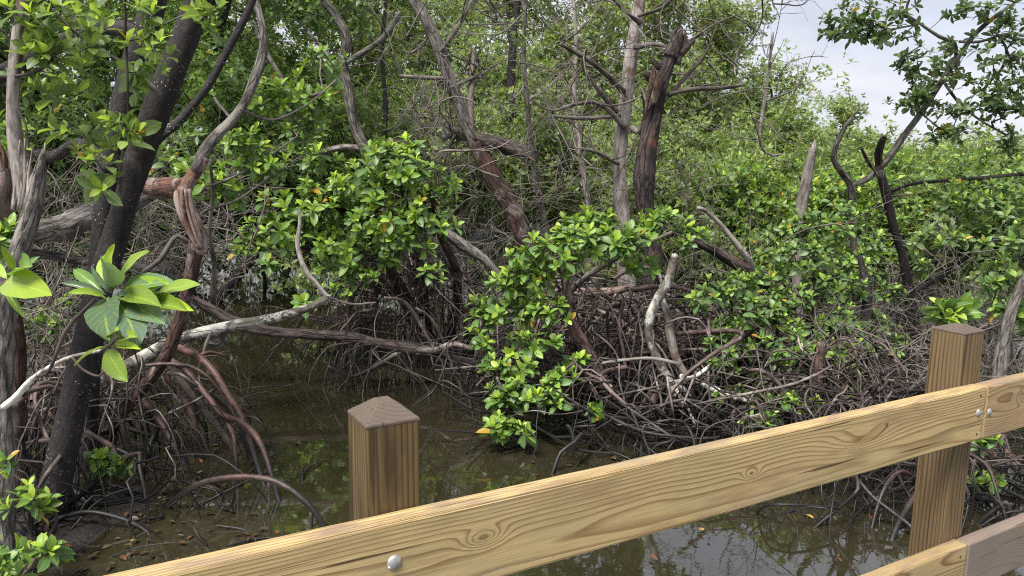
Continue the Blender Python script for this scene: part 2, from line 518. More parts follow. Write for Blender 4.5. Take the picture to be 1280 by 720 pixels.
def simple_mat(name, c, rough=.5, metal=0.0, var=0.0):
    mt, t, b = new_mat(name)
    n = t.noise(t.n.new('ShaderNodeTexCoord').outputs['Object'], 60.0, 4, .6)
    t.put(b.inputs['Base Color'], t.mix(t.ramp(n, [(.35, 0.0), (.7, var)]), c, tuple(x * .4 for x in c)))
    b.inputs['Roughness'].default_value = rough; b.inputs['Metallic'].default_value = metal
    return mt


# ------------------------------------------------------------------ setting: water and mud
CH = [np.array(q[:2]) for q in []]


def ground_height(x, y):
    """mud level: channel below the water, banks just proud of it"""
    n = (np.sin(x * 2.3 + 1.1 * np.sin(y * 1.7)) * .35 + np.sin(y * 3.1 + x * 1.3) * .25 + np.sin(x * 5.7 - y * 4.3) * .2 + np.sin(x * 11.3 + y * 9.1) * .1)
    h = -.10 + n * .07
    # a mud shoal at the foot of the left-hand trunks and low flats on the right bank, further back
    e = ((x + 2.25) / .95) ** 2 + ((y - 3.9) / 1.0) ** 2
    h = h + .085 * np.exp(-e * 1.1)
    h = h + .10 * np.exp(-(((x - 2.2) / 1.6) ** 2 + ((y - 6.3) / 1.3) ** 2))
    far = np.clip((y - 8.5) / 6, 0, 1)
    cx = np.interp(y, [0, 3.5, 5, 7, 9, 13, 20, 40], [0.3, -0.45, -0.8, -1.5, -2.6, -4.2, -7, -14])
    d = np.clip((np.abs(x - cx) - .75) * 1.4, 0, 1)
    return h + far * d * .22


def gz(x, y):
    return float(ground_height(np.array([x]), np.array([y]))[0])


def setting():
    mt, t, b = new_mat('creek_water')
    g = t.n.new('ShaderNodeTexCoord').outputs['Object']
    n0 = t.noise(g, .7, 3, .5)
    t.put(b.inputs['Base Color'], t.ramp(n0, [(.3, (0.016, 0.0140, 0.0075)), (.7, (0.028, 0.0240, 0.0125))]))
    b.inputs['Roughness'].default_value = 0.0
    b.inputs['IOR'].default_value = 2.2
    w = t.math('ADD', t.noise(g, 7.0, 2, .5), t.math('MULTIPLY', t.noise(t.vmul(g, (1, 1.6, 1)), 22.0, 2, .5), .25))
    t.put(b.inputs['Normal'], t.bump(w, 0.018, 0.03))
    bm = bmesh.new()
    for x, y in ((-300, -60), (300, -60), (300, 500), (-300, 500)):
        bm.verts.new((x, y, 0))
    bm.faces.new(bm.verts[:])
    me = bpy.data.meshes.new('water'); bm.to_mesh(me); bm.free()
    me.materials.append(mt)
    o = link('water', me, kind='structure'); o['label'] = 'dark brown creek water reflecting sky and mangroves'

    mt, t, b = new_mat('mud')
    g = t.n.new('ShaderNodeNewGeometry').outputs['Position']
    n0 = t.noise(g, 5.0, 6, .65); n1 = t.noise(g, 40.0, 4, .6)
    t.put(b.inputs['Base Color'], t.mix(t.ramp(n1, [(.4, 0.0), (.75, .7)]), t.ramp(n0, [(.3, (0.004, 0.0035, 0.003)), (.72, (0.016, 0.012, 0.010))]), (0.03, 0.021, 0.014)))
    t.put(b.inputs['Roughness'], t.ramp(n0, [(.3, .5), (.7, .9)]))
    t.put(b.inputs['Normal'], t.bump(t.math('ADD', n0, t.math('MULTIPLY', n1, .4)), .8, .04))
    xs = np.concatenate([[-300, -120, -60], np.arange(-30, -8, 1.0), np.arange(-8, 8.01, .1), np.arange(9, 31, 1.0), [60, 120, 300]])
    ys = np.concatenate([[-50, -10], np.arange(0, 12.01, .1), np.arange(12.5, 30, .7), [40, 60, 100, 200, 400]])
    X, Y = np.meshgrid(xs, ys)
    Z = ground_height(X, Y)
    nx, ny = len(xs), len(ys)
    i = np.arange(ny - 1)[:, None] * nx; j = np.arange(nx - 1)[None]
    Q = np.stack([i + j, i + j + 1, i + nx + j + 1, i + nx + j], -1).reshape(-1, 4)
    me = make_mesh('mud_ground', np.stack([X, Y, Z], -1).reshape(-1, 3), Q)
    me.polygons.foreach_set('use_smooth', np.ones(len(me.polygons), bool))
    me.materials.append(mt)
    o = link('mud_ground', me, kind='structure'); o['label'] = 'dark wet mud between the mangrove roots'


setting()

# ------------------------------------------------------------------ boardwalk railing
YAW, RD, HR, HB, TB, WP = 1.0447, 1.0502, 0.5478, 0.1427, 0.0385, 0.089
S1, S2, SJ, H2 = 0.3794, 1.968, 2.0253, 0.9812


def box(sx, sy, sz, bev=0.004, seg=2):
    bm = bmesh.new()
    bmesh.ops.create_cube(bm, size=1.0)
    bmesh.ops.scale(bm, vec=(sx, sy, sz), verts=bm.verts[:])
    if bev:
        bmesh.ops.bevel(bm, geom=bm.edges[:], offset=bev, segments=seg, affect='EDGES', profile=.5)
    return bm


def railing():
    # local frame: X along the rail, Y away from the walk, Z up
    ca, sa = math.cos(YAW), math.sin(YAW)
    ang = math.atan2(ca, sa)
    root = thing('boardwalk_railing', 'pale treated timber railing with two rails bolted to square posts', 'railing', (0, 0, 0), rz=ang)
    zr = EYE - HR - HB / 2; zl = EYE - H2 - HB / 2
    light, late = (0.49, 0.375, 0.18), (0.16, 0.085, 0.032)

    def kn(px, py, s0, zc):
        # knot positions measured on the front face
        r = ray(px, py); n = np.array([-ca, sa, 0]); k = RD / (r @ n); q = r * k
        return q @ np.array([sa, ca, 0]) - s0, q[2] + EYE - zc
    s0 = (-1.2 + SJ) / 2
    k1 = kn(605, 672, s0, zr); k2 = kn(940, 592, s0, zr); k3 = kn(1092, 545, s0, zr); k4 = kn(500, 715, s0, zr)
    wA = wood_mat('rail_wood', light, late, knots=[(k1[0], k1[1], .036, .016, .020), (k2[0], k2[1], .024, .011, .013), (k3[0] - .05, k3[1], .12, .03, .02)], pith=(.075, -.03), stain=(0.26, 0.17, 0.085), stain_at=(.54, .68), stain_amt=.7, scars=[(k3[0], k3[1] + .004, .055, .0125, .30)])
    wB = wood_mat('rail_wood_fresh', (0.38, 0.275, 0.145), (0.14, 0.072, 0.03), knots=[(-1.38, .02, .05, .02, .02), (-1.2, -.03, .03, .014, .012)], pith=(.06, .03), warp=.016)
    wC = wood_mat('rail_wood_lower', (0.40, 0.30, 0.15), (0.15, 0.08, 0.032), knots=[(.3, .0, .05, .02, .02)], pith=(.05, .05))
    wD = wood_mat('rail_wood_grey', (0.26, 0.20, 0.14), (0.12, 0.075, 0.05), pith=(.06, -.05), grey=.85, knots=[(-1.2, 0, .1, .03, .02)])
    pA = wood_mat('post_wood', (0.155, 0.105, 0.044), (0.020, 0.012, 0.006), axis='Z', pith=(.03, -.07), spacing=.009, warp=.012, stain=(0.04, 0.024, 0.012))
    pB = wood_mat('post_wood_pale', (0.205, 0.14, 0.068), (0.036, 0.020, 0.009), axis='Z', pith=(.05, -.06), spacing=.010, warp=.016, knots=[(-.55, -.02, .05, .02, .02)])
    cap = wood_mat('post_end_grain', (0.125, 0.09, 0.062), (0.05, 0.03, 0.02), axis='Z', pith=(.05, .02), spacing=.007, warp=.004, grey=.75, grey_c=(0.11, 0.09, 0.075))
    bolt_m = simple_mat('galvanised_bolt', (0.62, 0.62, 0.60), .45, .8, .9)
    hole = simple_mat('nail_hole', (0.05, 0.03, 0.02), .9, 0, .3)

    rng_w = np.random.default_rng(5)

    def board(name, sA, sB, zc, mat, label=None):
        bm = box(sB - sA, TB, HB, .0055, 3)
        bmesh.ops.bisect_edges(bm, edges=[e for e in bm.edges if e.calc_length() > .5], cuts=60)
        lw = rng_w.uniform(0, 6, 6)
        for v in bm.verts:       # sawn stock is never quite straight
            x = v.co.x
            v.co.y += .0008 * math.sin(x * 3.1 + lw[0]) + .0004 * math.sin(x * 17 + lw[1])
            v.co.z += .0012 * math.sin(x * 2.3 + lw[2]) + .0006 * math.sin(x * 13 + lw[3] + v.co.z * 9) + .0004 * math.sin(x * 41 + lw[4])
        me = bpy.data.meshes.new(name); bm.to_mesh(me); bm.free(); me.materials.append(mat)
        o = link(name, me, root)
        o.location = ((sA + sB) / 2, RD + TB / 2, zc)
        if label:
            o['label'] = label
        return o
    b1 = board('rail_board', -1.2, SJ - .0018, zr, wA, 'top rail board with oval knot scar')
    b2 = board('rail_board', SJ + .0018, 5.2, zr, wB, 'top rail board beyond the joint')
    b3 = board('rail_board', -1.2, SJ - .0018, zl, wC, 'lower rail board, yellow timber')
    b4 = board('rail_board', SJ + .0018, 5.2, zl, wD, 'lower rail board weathered grey')

    def bolt(s, z, brd, r=.0125):
        bm = bmesh.new()
        bmesh.ops.create_uvsphere(bm, u_segments=16, v_segments=8, radius=r)
        bmesh.ops.delete(bm, geom=[v for v in bm.verts if v.co.z < -.0005], context='VERTS')
        bmesh.ops.scale(bm, vec=(1, 1, .42), verts=bm.verts[:])
        me = bpy.data.meshes.new('bolt')
        for f in bm.faces:
            f.smooth = True
        bm.to_mesh(me); bm.free(); me.materials.append(bolt_m)
        o = link('bolt', me, brd)
        o.rotation_euler = (R(90), 0, 0)
        o.location = (s - brd.location.x, -TB / 2 - .0003, z - brd.location.z)
    ks = kn(492.7, 703, 0, 0)
    bolt(ks[0], ks[1], b1)
    a = kn(1223, 516, 0, 0); c = kn(1236, 515, 0, 0)
    bolt(a[0], a[1], b1, .0105); bolt(c[0], c[1], b2, .0105)
    for s, z, brd in ((a[0] + .002, zr + .05, b1), (a[0] + .004, zr - .052, b1), (c[0] + .0, zr - .05, b2), (c[0] + .05, zr + .03, b2), (a[0] - .005, zl + .045, b3), (c[0] + .005, zl + .045, b4)):
        bm = bmesh.new()
        bmesh.ops.create_circle(bm, cap_ends=True, segments=10, radius=.0035)
        me = bpy.data.meshes.new('screw'); bm.to_mesh(me); bm.free(); me.materials.append(hole)
        o = link('screw', me, brd); o.rotation_euler = (R(90), 0, 0)
        o.location = (s - brd.location.x, -TB / 2 - .0006, z - brd.location.z)

    def post(s, ht, mat, sh, label=None):
        top = EYE - ht; bot = -.55
        h = top - bot
        w = WP
        bm = box(w, w, h, .003, 2)
        me = bpy.data.meshes.new('post'); bm.to_mesh(me); bm.free(); me.materials.append(mat)
        o = link('post', me, root)
        if label:
            o['label'] = label
        o.location = (s + w / 2, RD + TB + w / 2 + .001, bot + h / 2)
        # sawn pyramid head
        bm = bmesh.new()
        k = w / 2 + .0005; q = w * .13
        lo = [bm.verts.new((x * k, y * k, 0)) for x, y in ((-1, -1), (1, -1), (1, 1), (-1, 1))]
        mi = [bm.verts.new((x * k, y * k, .004)) for x, y in ((-1, -1), (1, -1), (1, 1), (-1, 1))]
        hi = [bm.verts.new((x * q, y * q, sh)) for x, y in ((-1, -1), (1, -1), (1, 1), (-1, 1))]
        for A, B in ((lo, mi), (mi, hi)):
            for i in range(4):
                bm.faces.new((A[i], A[(i + 1) % 4], B[(i + 1) % 4], B[i]))
        bm.faces.new(hi)
        bmesh.ops.bevel(bm, geom=bm.edges[:], offset=.0012, segments=1, affect='EDGES')
        me = bpy.data.meshes.new('post_cap'); bm.to_mesh(me); bm.free(); me.materials.append(cap)
        c_ = link('post_cap', me, o)
        c_.location = (0, 0, h / 2 - .001)
    post(S1, .4055, pA, .030, 'dark stained post with pyramid top')
    post(S2, .4148, pB, .018, 'pale brown post with flatter pyramid top')
    post(S1 - 1.59, .41, pA, .03)
    post(S2 + 1.59, .41, pB, .02)


railing()

# ------------------------------------------------------------------ leaves


def leaf_template(kind, curl=0.0):
    """returns verts (x along, y across, z up), quads, tris, attr(along, across)"""
    if kind == 'far':
        v = np.array([[0, 0, 0], [.5, .24, .05], [1, 0, -.08], [.5, -.24, .05]])
        at = np.array([[0, 0], [.5, 1], [1, 0], [.5, -1]])
        return v, None, np.array([[0, 2, 1], [0, 3, 2]]), at
    if kind == 'near':
        st = [(.0, 0.0), (.28, .17), (.58, .23), (.82, .165), (1.0, 0.0)]; ac = [1, 0, -1]
    else:
        st = [(.0, .012), (.06, .02), (.14, .075), (.25, .14), (.38, .19), (.52, .215), (.66, .205), (.79, .165), (.89, .11), (.96, .05), (1.0, 0.0)]
        ac = [1, .55, 0, -.55, -1]
    v, at, q, tr = [], [], [], []
    rows = []
    for (x, w) in st:
        zc = .05 * math.sin(x * 2.2) - (.16 + curl) * x * x
        if w == 0.0:
            rows.append([len(v)]); v.append((x, 0, zc)); at.append((x, 0)); continue
        row = []
        for a in ac:
            row.append(len(v))
            wav = .012 * math.sin(x * 17 + a * 2 + curl * 40) if len(ac) > 3 else 0
            v.append((x, a * w, zc + abs(a) ** 1.3 * w * (.32 - curl) + wav)); at.append((x, a))
        rows.append(row)
    for A, B in zip(rows, rows[1:]):
        if len(A) == 1:
            for k in range(len(B) - 1):
                tr.append((A[0], B[k + 1], B[k]))
        elif len(B) == 1:
            for k in range(len(A) - 1):
                tr.append((A[k], A[k + 1], B[0]))
        else:
            for k in range(len(A) - 1):
                q.append((A[k], A[k + 1], B[k + 1], B[k]))
    return np.array(v), (np.array(q) if q else None), (np.array(tr) if tr else None), np.array(at)


TPL = {k: leaf_template(k) for k in ('far', 'near', 'close')}


def leaves_mesh(name, L, kind, mat, base):
    """L = dict of arrays p,d,n,s,a -> one joined mesh"""
    v, q, t, at = TPL[kind]
    D = L['d']; N = L['n']; B = np.cross(N, D)
    S = L['s'][:, None, None]
    V = L['p'][:, None] + S * (v[None, :, :1] * D[:, None] + v[None, :, 1:2] * L['w'][:, None, None] * B[:, None] + v[None, :, 2:] * N[:, None]) - base
    n, k = len(D), len(v)
    off = np.arange(n) * k
    Q = (q[None] + off[:, None, None]).reshape(-1, 4) if q is not None else None
    T = (t[None] + off[:, None, None]).reshape(-1, 3) if t is not None else None
    me = make_mesh(name, V.reshape(-1, 3), Q, T)
    A = np.empty((n, k, 3), np.float32)
    A[..., 0] = L['a'][:, None]; A[..., 1] = at[None, :, 0]; A[..., 2] = at[None, :, 1]
    me.attributes.new('leaf', 'FLOAT_VECTOR', 'POINT').data.foreach_set('vector', A.ravel())
    me.polygons.foreach_set('use_smooth', np.ones(len(me.polygons), bool))
    me.materials.append(mat)
    return me


_single = {}


def single_leaf(kind, matname, age, var):
    key = (kind, matname, age, var)
    if key not in _single:
        v, q, t, at = leaf_template(kind, curl=(-.10, .03, .15)[var] if kind == 'close' else (-.06, .0, .14)[var])
        v = v * np.array([1, (.92, 1.0, 1.12)[var], 1])
        me = make_mesh('leaf', v, q, t)
        A = np.empty((len(v), 3), np.float32); A[:, 0] = age; A[:, 1:] = at
        me.attributes.new('leaf', 'FLOAT_VECTOR', 'POINT').data.foreach_set('vector', A.ravel())
        me.polygons.foreach_set('use_smooth', np.ones(len(me.polygons), bool))
        me.materials.append(M[matname])
        _single[key] = me
    return _single[key]


def put_leaves(L, idx, kind, matname, parent, base):
    for i in idx:
        d, n = L['d'][i], L['n'][i]
        b = np.cross(n, d); s = float(L['s'][i])
        mt = Matrix(((d[0], b[0], n[0], 0), (d[1], b[1], n[1], 0), (d[2], b[2], n[2], 0), (0, 0, 0, 1)))
        o = bpy.data.objects.new('leaf', single_leaf(kind, matname, round(float(L['a'][i]) * 3) / 3, int(i) % 3))
        COL.objects.link(o)
        o.parent = parent
        mt = mt @ Matrix.Diagonal((s, s * float(L['w'][i]), s, 1))
        mt.translation = L['p'][i] - base
        o.matrix_local = mt


def unit(v):
    return v / (np.linalg.norm(v, axis=-1, keepdims=True) + 1e-9)


def rosettes(pos, axis, size, rng, lo=5, hi=9, spread=1.0):
    """leaf whorls at twig tips"""
    n = len(pos)
    k = hi
    axis = unit(axis)
    h = np.where(np.abs(axis[:, 2:]) < .9, np.array([[0, 0, 1.0]]), np.array([[1.0, 0, 0]]))
    e1 = unit(np.cross(axis, h)); e2 = np.cross(axis, e1)
    cnt = rng.integers(lo, hi + 1, n)
    i = np.arange(k)[None].repeat(n, 0)
    t = np.clip(i / np.maximum(cnt - 1, 1)[:, None], 0, 1)
    ph = i * 2.4 + rng.uniform(0, 6.28, (n, 1)) + rng.normal(0, .25, (n, k))
    th = np.radians(22 + 68 * spread * t + rng.normal(0, 9, (n, k)))
    rdl = np.cos(ph)[..., None] * e1[:, None] + np.sin(ph)[..., None] * e2[:, None]
    D = axis[:, None] * np.cos(th)[..., None] + rdl * np.sin(th)[..., None]
    N = axis[:, None] * np.sin(th)[..., None] - rdl * np.cos(th)[..., None]
    N = N + rng.normal(0, .18, N.shape)
    # heavy old leaves sag a little
    D[..., 2] -= .12 * t
    D = unit(D)
    N = unit(N - D * (N * D).sum(-1, keepdims=True))
    S = (size if np.isscalar(size) else np.asarray(size)[:, None]) * (.62 + .38 * t) * rng.uniform(.75, 1.15, (n, k)) * rng.uniform(.68, 1.22, (n, 1))
    p = pos[:, None] - axis[:, None] * (t * .25)[..., None] * (S[..., None])
    msk = i < cnt[:, None]
    return dict(p=p[msk], d=D[msk], n=N[msk], s=S[msk], a=(1 - t)[msk] * rng.uniform(.7, 1.0, (n, 1)).repeat(k, 1)[msk], w=rng.uniform(.85, 1.2, msk.sum()))


def sub(L, idx):
    return {k: v[idx] for k, v in L.items()}


def cat(Ls):
    return {k: np.concatenate([l[k] for l in Ls]) for k in Ls[0]}


# ------------------------------------------------------------------ twigs
def grow(skel, tips, rng, step=.16, wob=.18):
    """join every tip to the nearest wood, nearest tips first: returns list of (points, tip count)"""
    pts = [np.asarray(skel, float)]
    par = [np.full(len(skel), -1)]
    P_ = np.vstack(pts)
    parent = list(par[0])
    dist = np.min(np.linalg.norm(tips[:, None] - P_[None], axis=2), axis=1) if len(tips) * len(P_) < 4e6 else np.linalg.norm(tips - P_.mean(0), axis=1)
    order = np.argsort(dist)
    cap = len(P_) + len(tips) * 12
    A = np.empty((cap, 3)); A[:len(P_)] = P_; n = len(P_)
    ends = []
    for i in order:
        t = tips[i]
        d = np.linalg.norm(A[:n] - t, axis=1)
        j = int(np.argmin(d)); L = d[j]
        m_ = int(min(8, max(1, L / step)))
        a = A[j].copy()
        side = rng.normal(0, wob * L / 3, 3)
        last = j
        for k in range(1, m_ + 1):
            f = k / m_
            p = a * (1 - f) + t * f + side * math.sin(f * math.pi) + (rng.normal(0, .02, 3) if k < m_ else 0)
            if n >= cap:
                break
            A[n] = p; parent.append(last); last = n; n += 1
        ends.append(last)
    cnt = np.zeros(n)
    for e in ends:
        k = e
        while k >= 0:
            cnt[k] += 1; k = parent[k]
    return A[:n], parent, cnt


def twig_mesh(mb, skel, tips, rng, r0=.0028, sides=4, step=.16, rmax=.03):
    A, par, cnt = grow(skel, tips, rng, step)
    kids = {}
    for i, p in enumerate(par):
        if p >= 0:
            kids.setdefault(p, []).append(i)
    done = set()
    n0 = len(skel)

    def rr(i):
        return min(rmax, r0 * max(1, cnt[i]) ** .45)
    for i in range(n0, len(A)):
        if i in done:
            continue
        if par[i] >= n0 and max(kids[par[i]], key=lambda q: cnt[q]) == i:
            continue
        ch = [par[i], i]; done.add(i)
        k = i
        while k in kids:
            k = max(kids[k], key=lambda q: cnt[q]); ch.append(k); done.add(k)
        r = [rr(q) for q in ch]; r[0] = r[1]
        mb.tube(A[ch], r, sides, cap=False)
    return A[n0:], cnt[n0:]


def clump_points(clumps, rng):
    """clumps: (centre, (rx,ry,rz), count) -> points on and in uneven ellipsoids, with outward axes"""
    ps, ax = [], []
    for c, r, n in clumps:
        c = np.asarray(c, float); r = np.asarray(r, float)
        u = unit(rng.normal(0, 1, (n, 3)))
        rad_ = rng.uniform(.25, 1.0, (n, 1)) ** .55
        lum = 1 + .22 * np.sin(u[:, :1] * 5 + c[0] * 3) + .18 * np.sin(u[:, 1:2] * 6 + c[1] * 5) + .15 * np.sin(u[:, 2:] * 7 + c[2])
        ps.append(c + u * r * rad_ * lum)
        ax.append(unit(u * r.mean() / r) * .75 + np.array([0, 0, .75]) + rng.normal(0, .3, (n, 3)))
    return np.vstack(ps), np.vstack(ax)


def skeleton(paths):
    out = []
    for p in paths:
        q, _ = smooth(np.asarray(p, float), np.ones(len(p)), .12)
        out.append(q)
    return np.vstack(out)


def foliage(root, base, clumps, skel_paths, rng, size, matname, kind='near', singles=0, lo=5, hi=9, twig='twig_bark', r0=.003, close_kind=None, spread=1.0, axis_bias=(0, 0, 0), twigs=True, sides=4, step=.16, min_z=.12, per_tip=1, jit=.12):
    tips, ax = clump_points(clumps, rng)
    keep = tips[:, 2] > min_z
    tips, ax = tips[keep], ax[keep]
    ax = ax + np.asarray(axis_bias)
    if twigs:
        mb = MB()
        A, cnt = twig_mesh(mb, skeleton(skel_paths), tips, rng, r0, sides, step)
        mb.build('twigs', M[twig], root, 'stuff', base)
    if per_tip > 1:
        tips = (tips[:, None] + rng.normal(0, jit, (len(tips), per_tip, 3))).reshape(-1, 3)
        ax = ax.repeat(per_tip, 0) + rng.normal(0, .25, (len(tips), 3))
    L = rosettes(tips, ax, size, rng, lo, hi, spread)
    n = len(L['s'])
    if singles:
        dist = np.linalg.norm(L['p'] - CAMP, axis=1)
        order = np.argsort(dist)
        put_leaves(L, order[:singles], close_kind or kind, matname, root, base)
        L = sub(L, order[singles:])
    if len(L['s']):
        me = leaves_mesh('foliage', L, kind, M[matname], base)
        link('foliage', me, root, 'stuff')
    return tips


def stem(root, name, pts, mat, sides=12, step=.05, lump=.08, rough=0.0, rng=None, base=None, Y0=None, Y1=None, label=None):
    """one limb given as photo pixels with widths"""
    q, r = path(pts, Y0, Y1)
    return limb(root, name, q, r, mat, sides, step, lump, rough, rng, base, label), q


def limb(root, name, q, r, mat, sides=12, step=.05, lump=.08, rough=0.0, rng=None, base=None, label=None, jag=0):
    mb = MB()
    mb.tube(q, r, sides, step, lump, rough, rng or np.random.default_rng(len(q)))
    if jag:
        g = np.random.default_rng(int(abs(q[-1][0]) * 1000) + jag)
        d = unit(q[-1] - q[-2])
        for _ in range(jag):
            s = unit(g.normal(0, 1, 3)); s = s - d * (s @ d)
            e = max(r[-1], r[-2] * .8)
            p0 = q[-1] + s * e * .55 - d * e * 1.2
            tip = q[-1] + s * e * g.uniform(.3, 1.0) + d * e * g.uniform(.6, 3.0)
            mb.tube(np.array([p0, p0 * .45 + tip * .55 + g.normal(0, e * .12, 3), tip]), np.array([.5, .34, .05]) * e, 6, e * .6, .2, .05, g)
    o = mb.build(name, M[mat], root, base=base)
    if label:
        o['label'] = label
    return o


def bare_twigs(mb, starts, rng, length=1.0, r=.008, depth=2, up=.1, wig=.35, sides=4, seg=.09):
    """crooked dead twigs that fork"""
    for p, d, L, rr, dep in [(s[0], s[1], length * rng.uniform(.6, 1.2), r * rng.uniform(.7, 1.3), depth) for s in starts]:
        stack = [(np.array(p, float), unit(np.array(d, float)), L, rr, dep)]
        while stack:
            p, d, L, rr, dep = stack.pop()
            n = max(3, int(L / seg))
            q = [p]
            dd = d.copy(); w = rng.normal(0, 1, 3)
            forks = []
            for k in range(n):
                w = .75 * w + rng.normal(0, .6, 3)
                dd = unit(dd + w * wig * .35 + np.array([0, 0, up * .2]))
                q.append(q[-1] + dd * L / n)
                if dep > 0 and k > 0 and rng.random() < 2.2 / n:
                    forks.append((q[-1].copy(), unit(dd + rng.normal(0, .7, 3)), L * rng.uniform(.35, .7), rr * .6, dep - 1))
            mb.tube(np.array(q), np.linspace(rr, rr * .35, len(q)), sides, cap=False)
            stack += forks


def arch_root(p0, p1, rng, r0, r1, rise=.15, n=9, wob=.05):
    """aerial root leaving the stem at p0, bowing out and dropping to p1"""
    p0 = np.asarray(p0, float); p1 = np.asarray(p1, float)
    t = np.linspace(0, 1, n)
    e = rng.uniform(1.1, 3.4)
    dv = p1[:2] - p0[:2]
    xy = p0[:2] + dv * (t ** rng.uniform(.6, 1.1))[:, None]
    bow = rng.normal(0, .26) * np.sin(t * np.pi) + rng.normal(0, .10) * np.sin(t * 2 * np.pi)
    xy = xy + np.array([-dv[1], dv[0]]) * bow[:, None]
    z = p0[2] + (p1[2] - p0[2]) * t ** e + rise * np.sin(t * np.pi)
    q = np.column_stack([xy, z])
    q[1:-1] += rng.normal(0, wob * .22, (n - 2, 3))
    return q, np.linspace(r0, r1, n)


def root_set(root, base, centre, rng, n_parts, n_mass, z=(.35, .9), R_=(.4, 1.3), r=(.012, .024), mat='root_bark', az=None, thin=(.004, .009)):
    """aerial roots: the heavy ones each a part, the thin ones one tangled part"""
    cx, cy = centre

    def one(rmin, rmax, mb):
        a = rng.uniform(*(az or (0, 2 * math.pi)))
        rr = rng.uniform(*R_)
        off = rng.normal(0, .30 * R_[1], 2)
        p0 = (cx + off[0], cy + off[1], gz(cx, cy) + rng.uniform(*z) * math.exp(-(off @ off) / (R_[1] ** 2)))
        rr *= rng.uniform(.45, 1.0)
        a = rng.normal(math.atan2(off[1], off[0]), 1.1) if az is None else a
        x1, y1 = p0[0] + rr * math.cos(a), p0[1] + rr * math.sin(a)
        w = rmin + (rmax - rmin) * rng.random() ** 1.6 * 1.35
        q, rads = arch_root(p0, (x1, y1, gz(x1, y1) - .25), rng, w, w * .65, rise=rng.uniform(.0, .22))
        mb.tube(q, rads, 6 if rmax > .01 else 4, .05 if rmax > .01 else .07, .08, 0, rng, cap=False)
        if rng.random() < .65:
            k = rng.integers(3, 7)
            x2, y2 = q[k][0] + rng.normal(0, .3), q[k][1] + rng.normal(0, .3)
            q2, r2 = arch_root(q[k], (x2, y2, gz(x2, y2) - .25), rng, w * .75, w * .5, rise=rng.uniform(.02, .12), n=7)
            mb.tube(q2, r2, 6 if rmax > .01 else 4, .05 if rmax > .01 else .07, .06, 0, rng, cap=False)
    for _ in range(n_parts):
        mb = MB(); one(*r, mb)
        mb.build('prop_root', M[mat], root, base=base)
    if n_mass:
        mb = MB()
        for k in range(n_mass):
            one(*thin, mb)
            if k == int(n_mass * .6):
                mb.build('root_tangle', M['thin_root'], root, 'stuff', base); mb = MB()
        mb.build('root_tangle', M['tangle_bark'], root, 'stuff', base)

# ------------------------------------------------------------------ plants near the boardwalk


def C(px, py, Y, rx, ry, n, dy=None):
    n = int(n * 1.6 + 1)
    k = Y / F_PX
    return (P(px, py, Y), (rx * k, dy or (rx + ry) * .5 * k, ry * k), n)


def RNG(s):
    return np.random.default_rng(s)


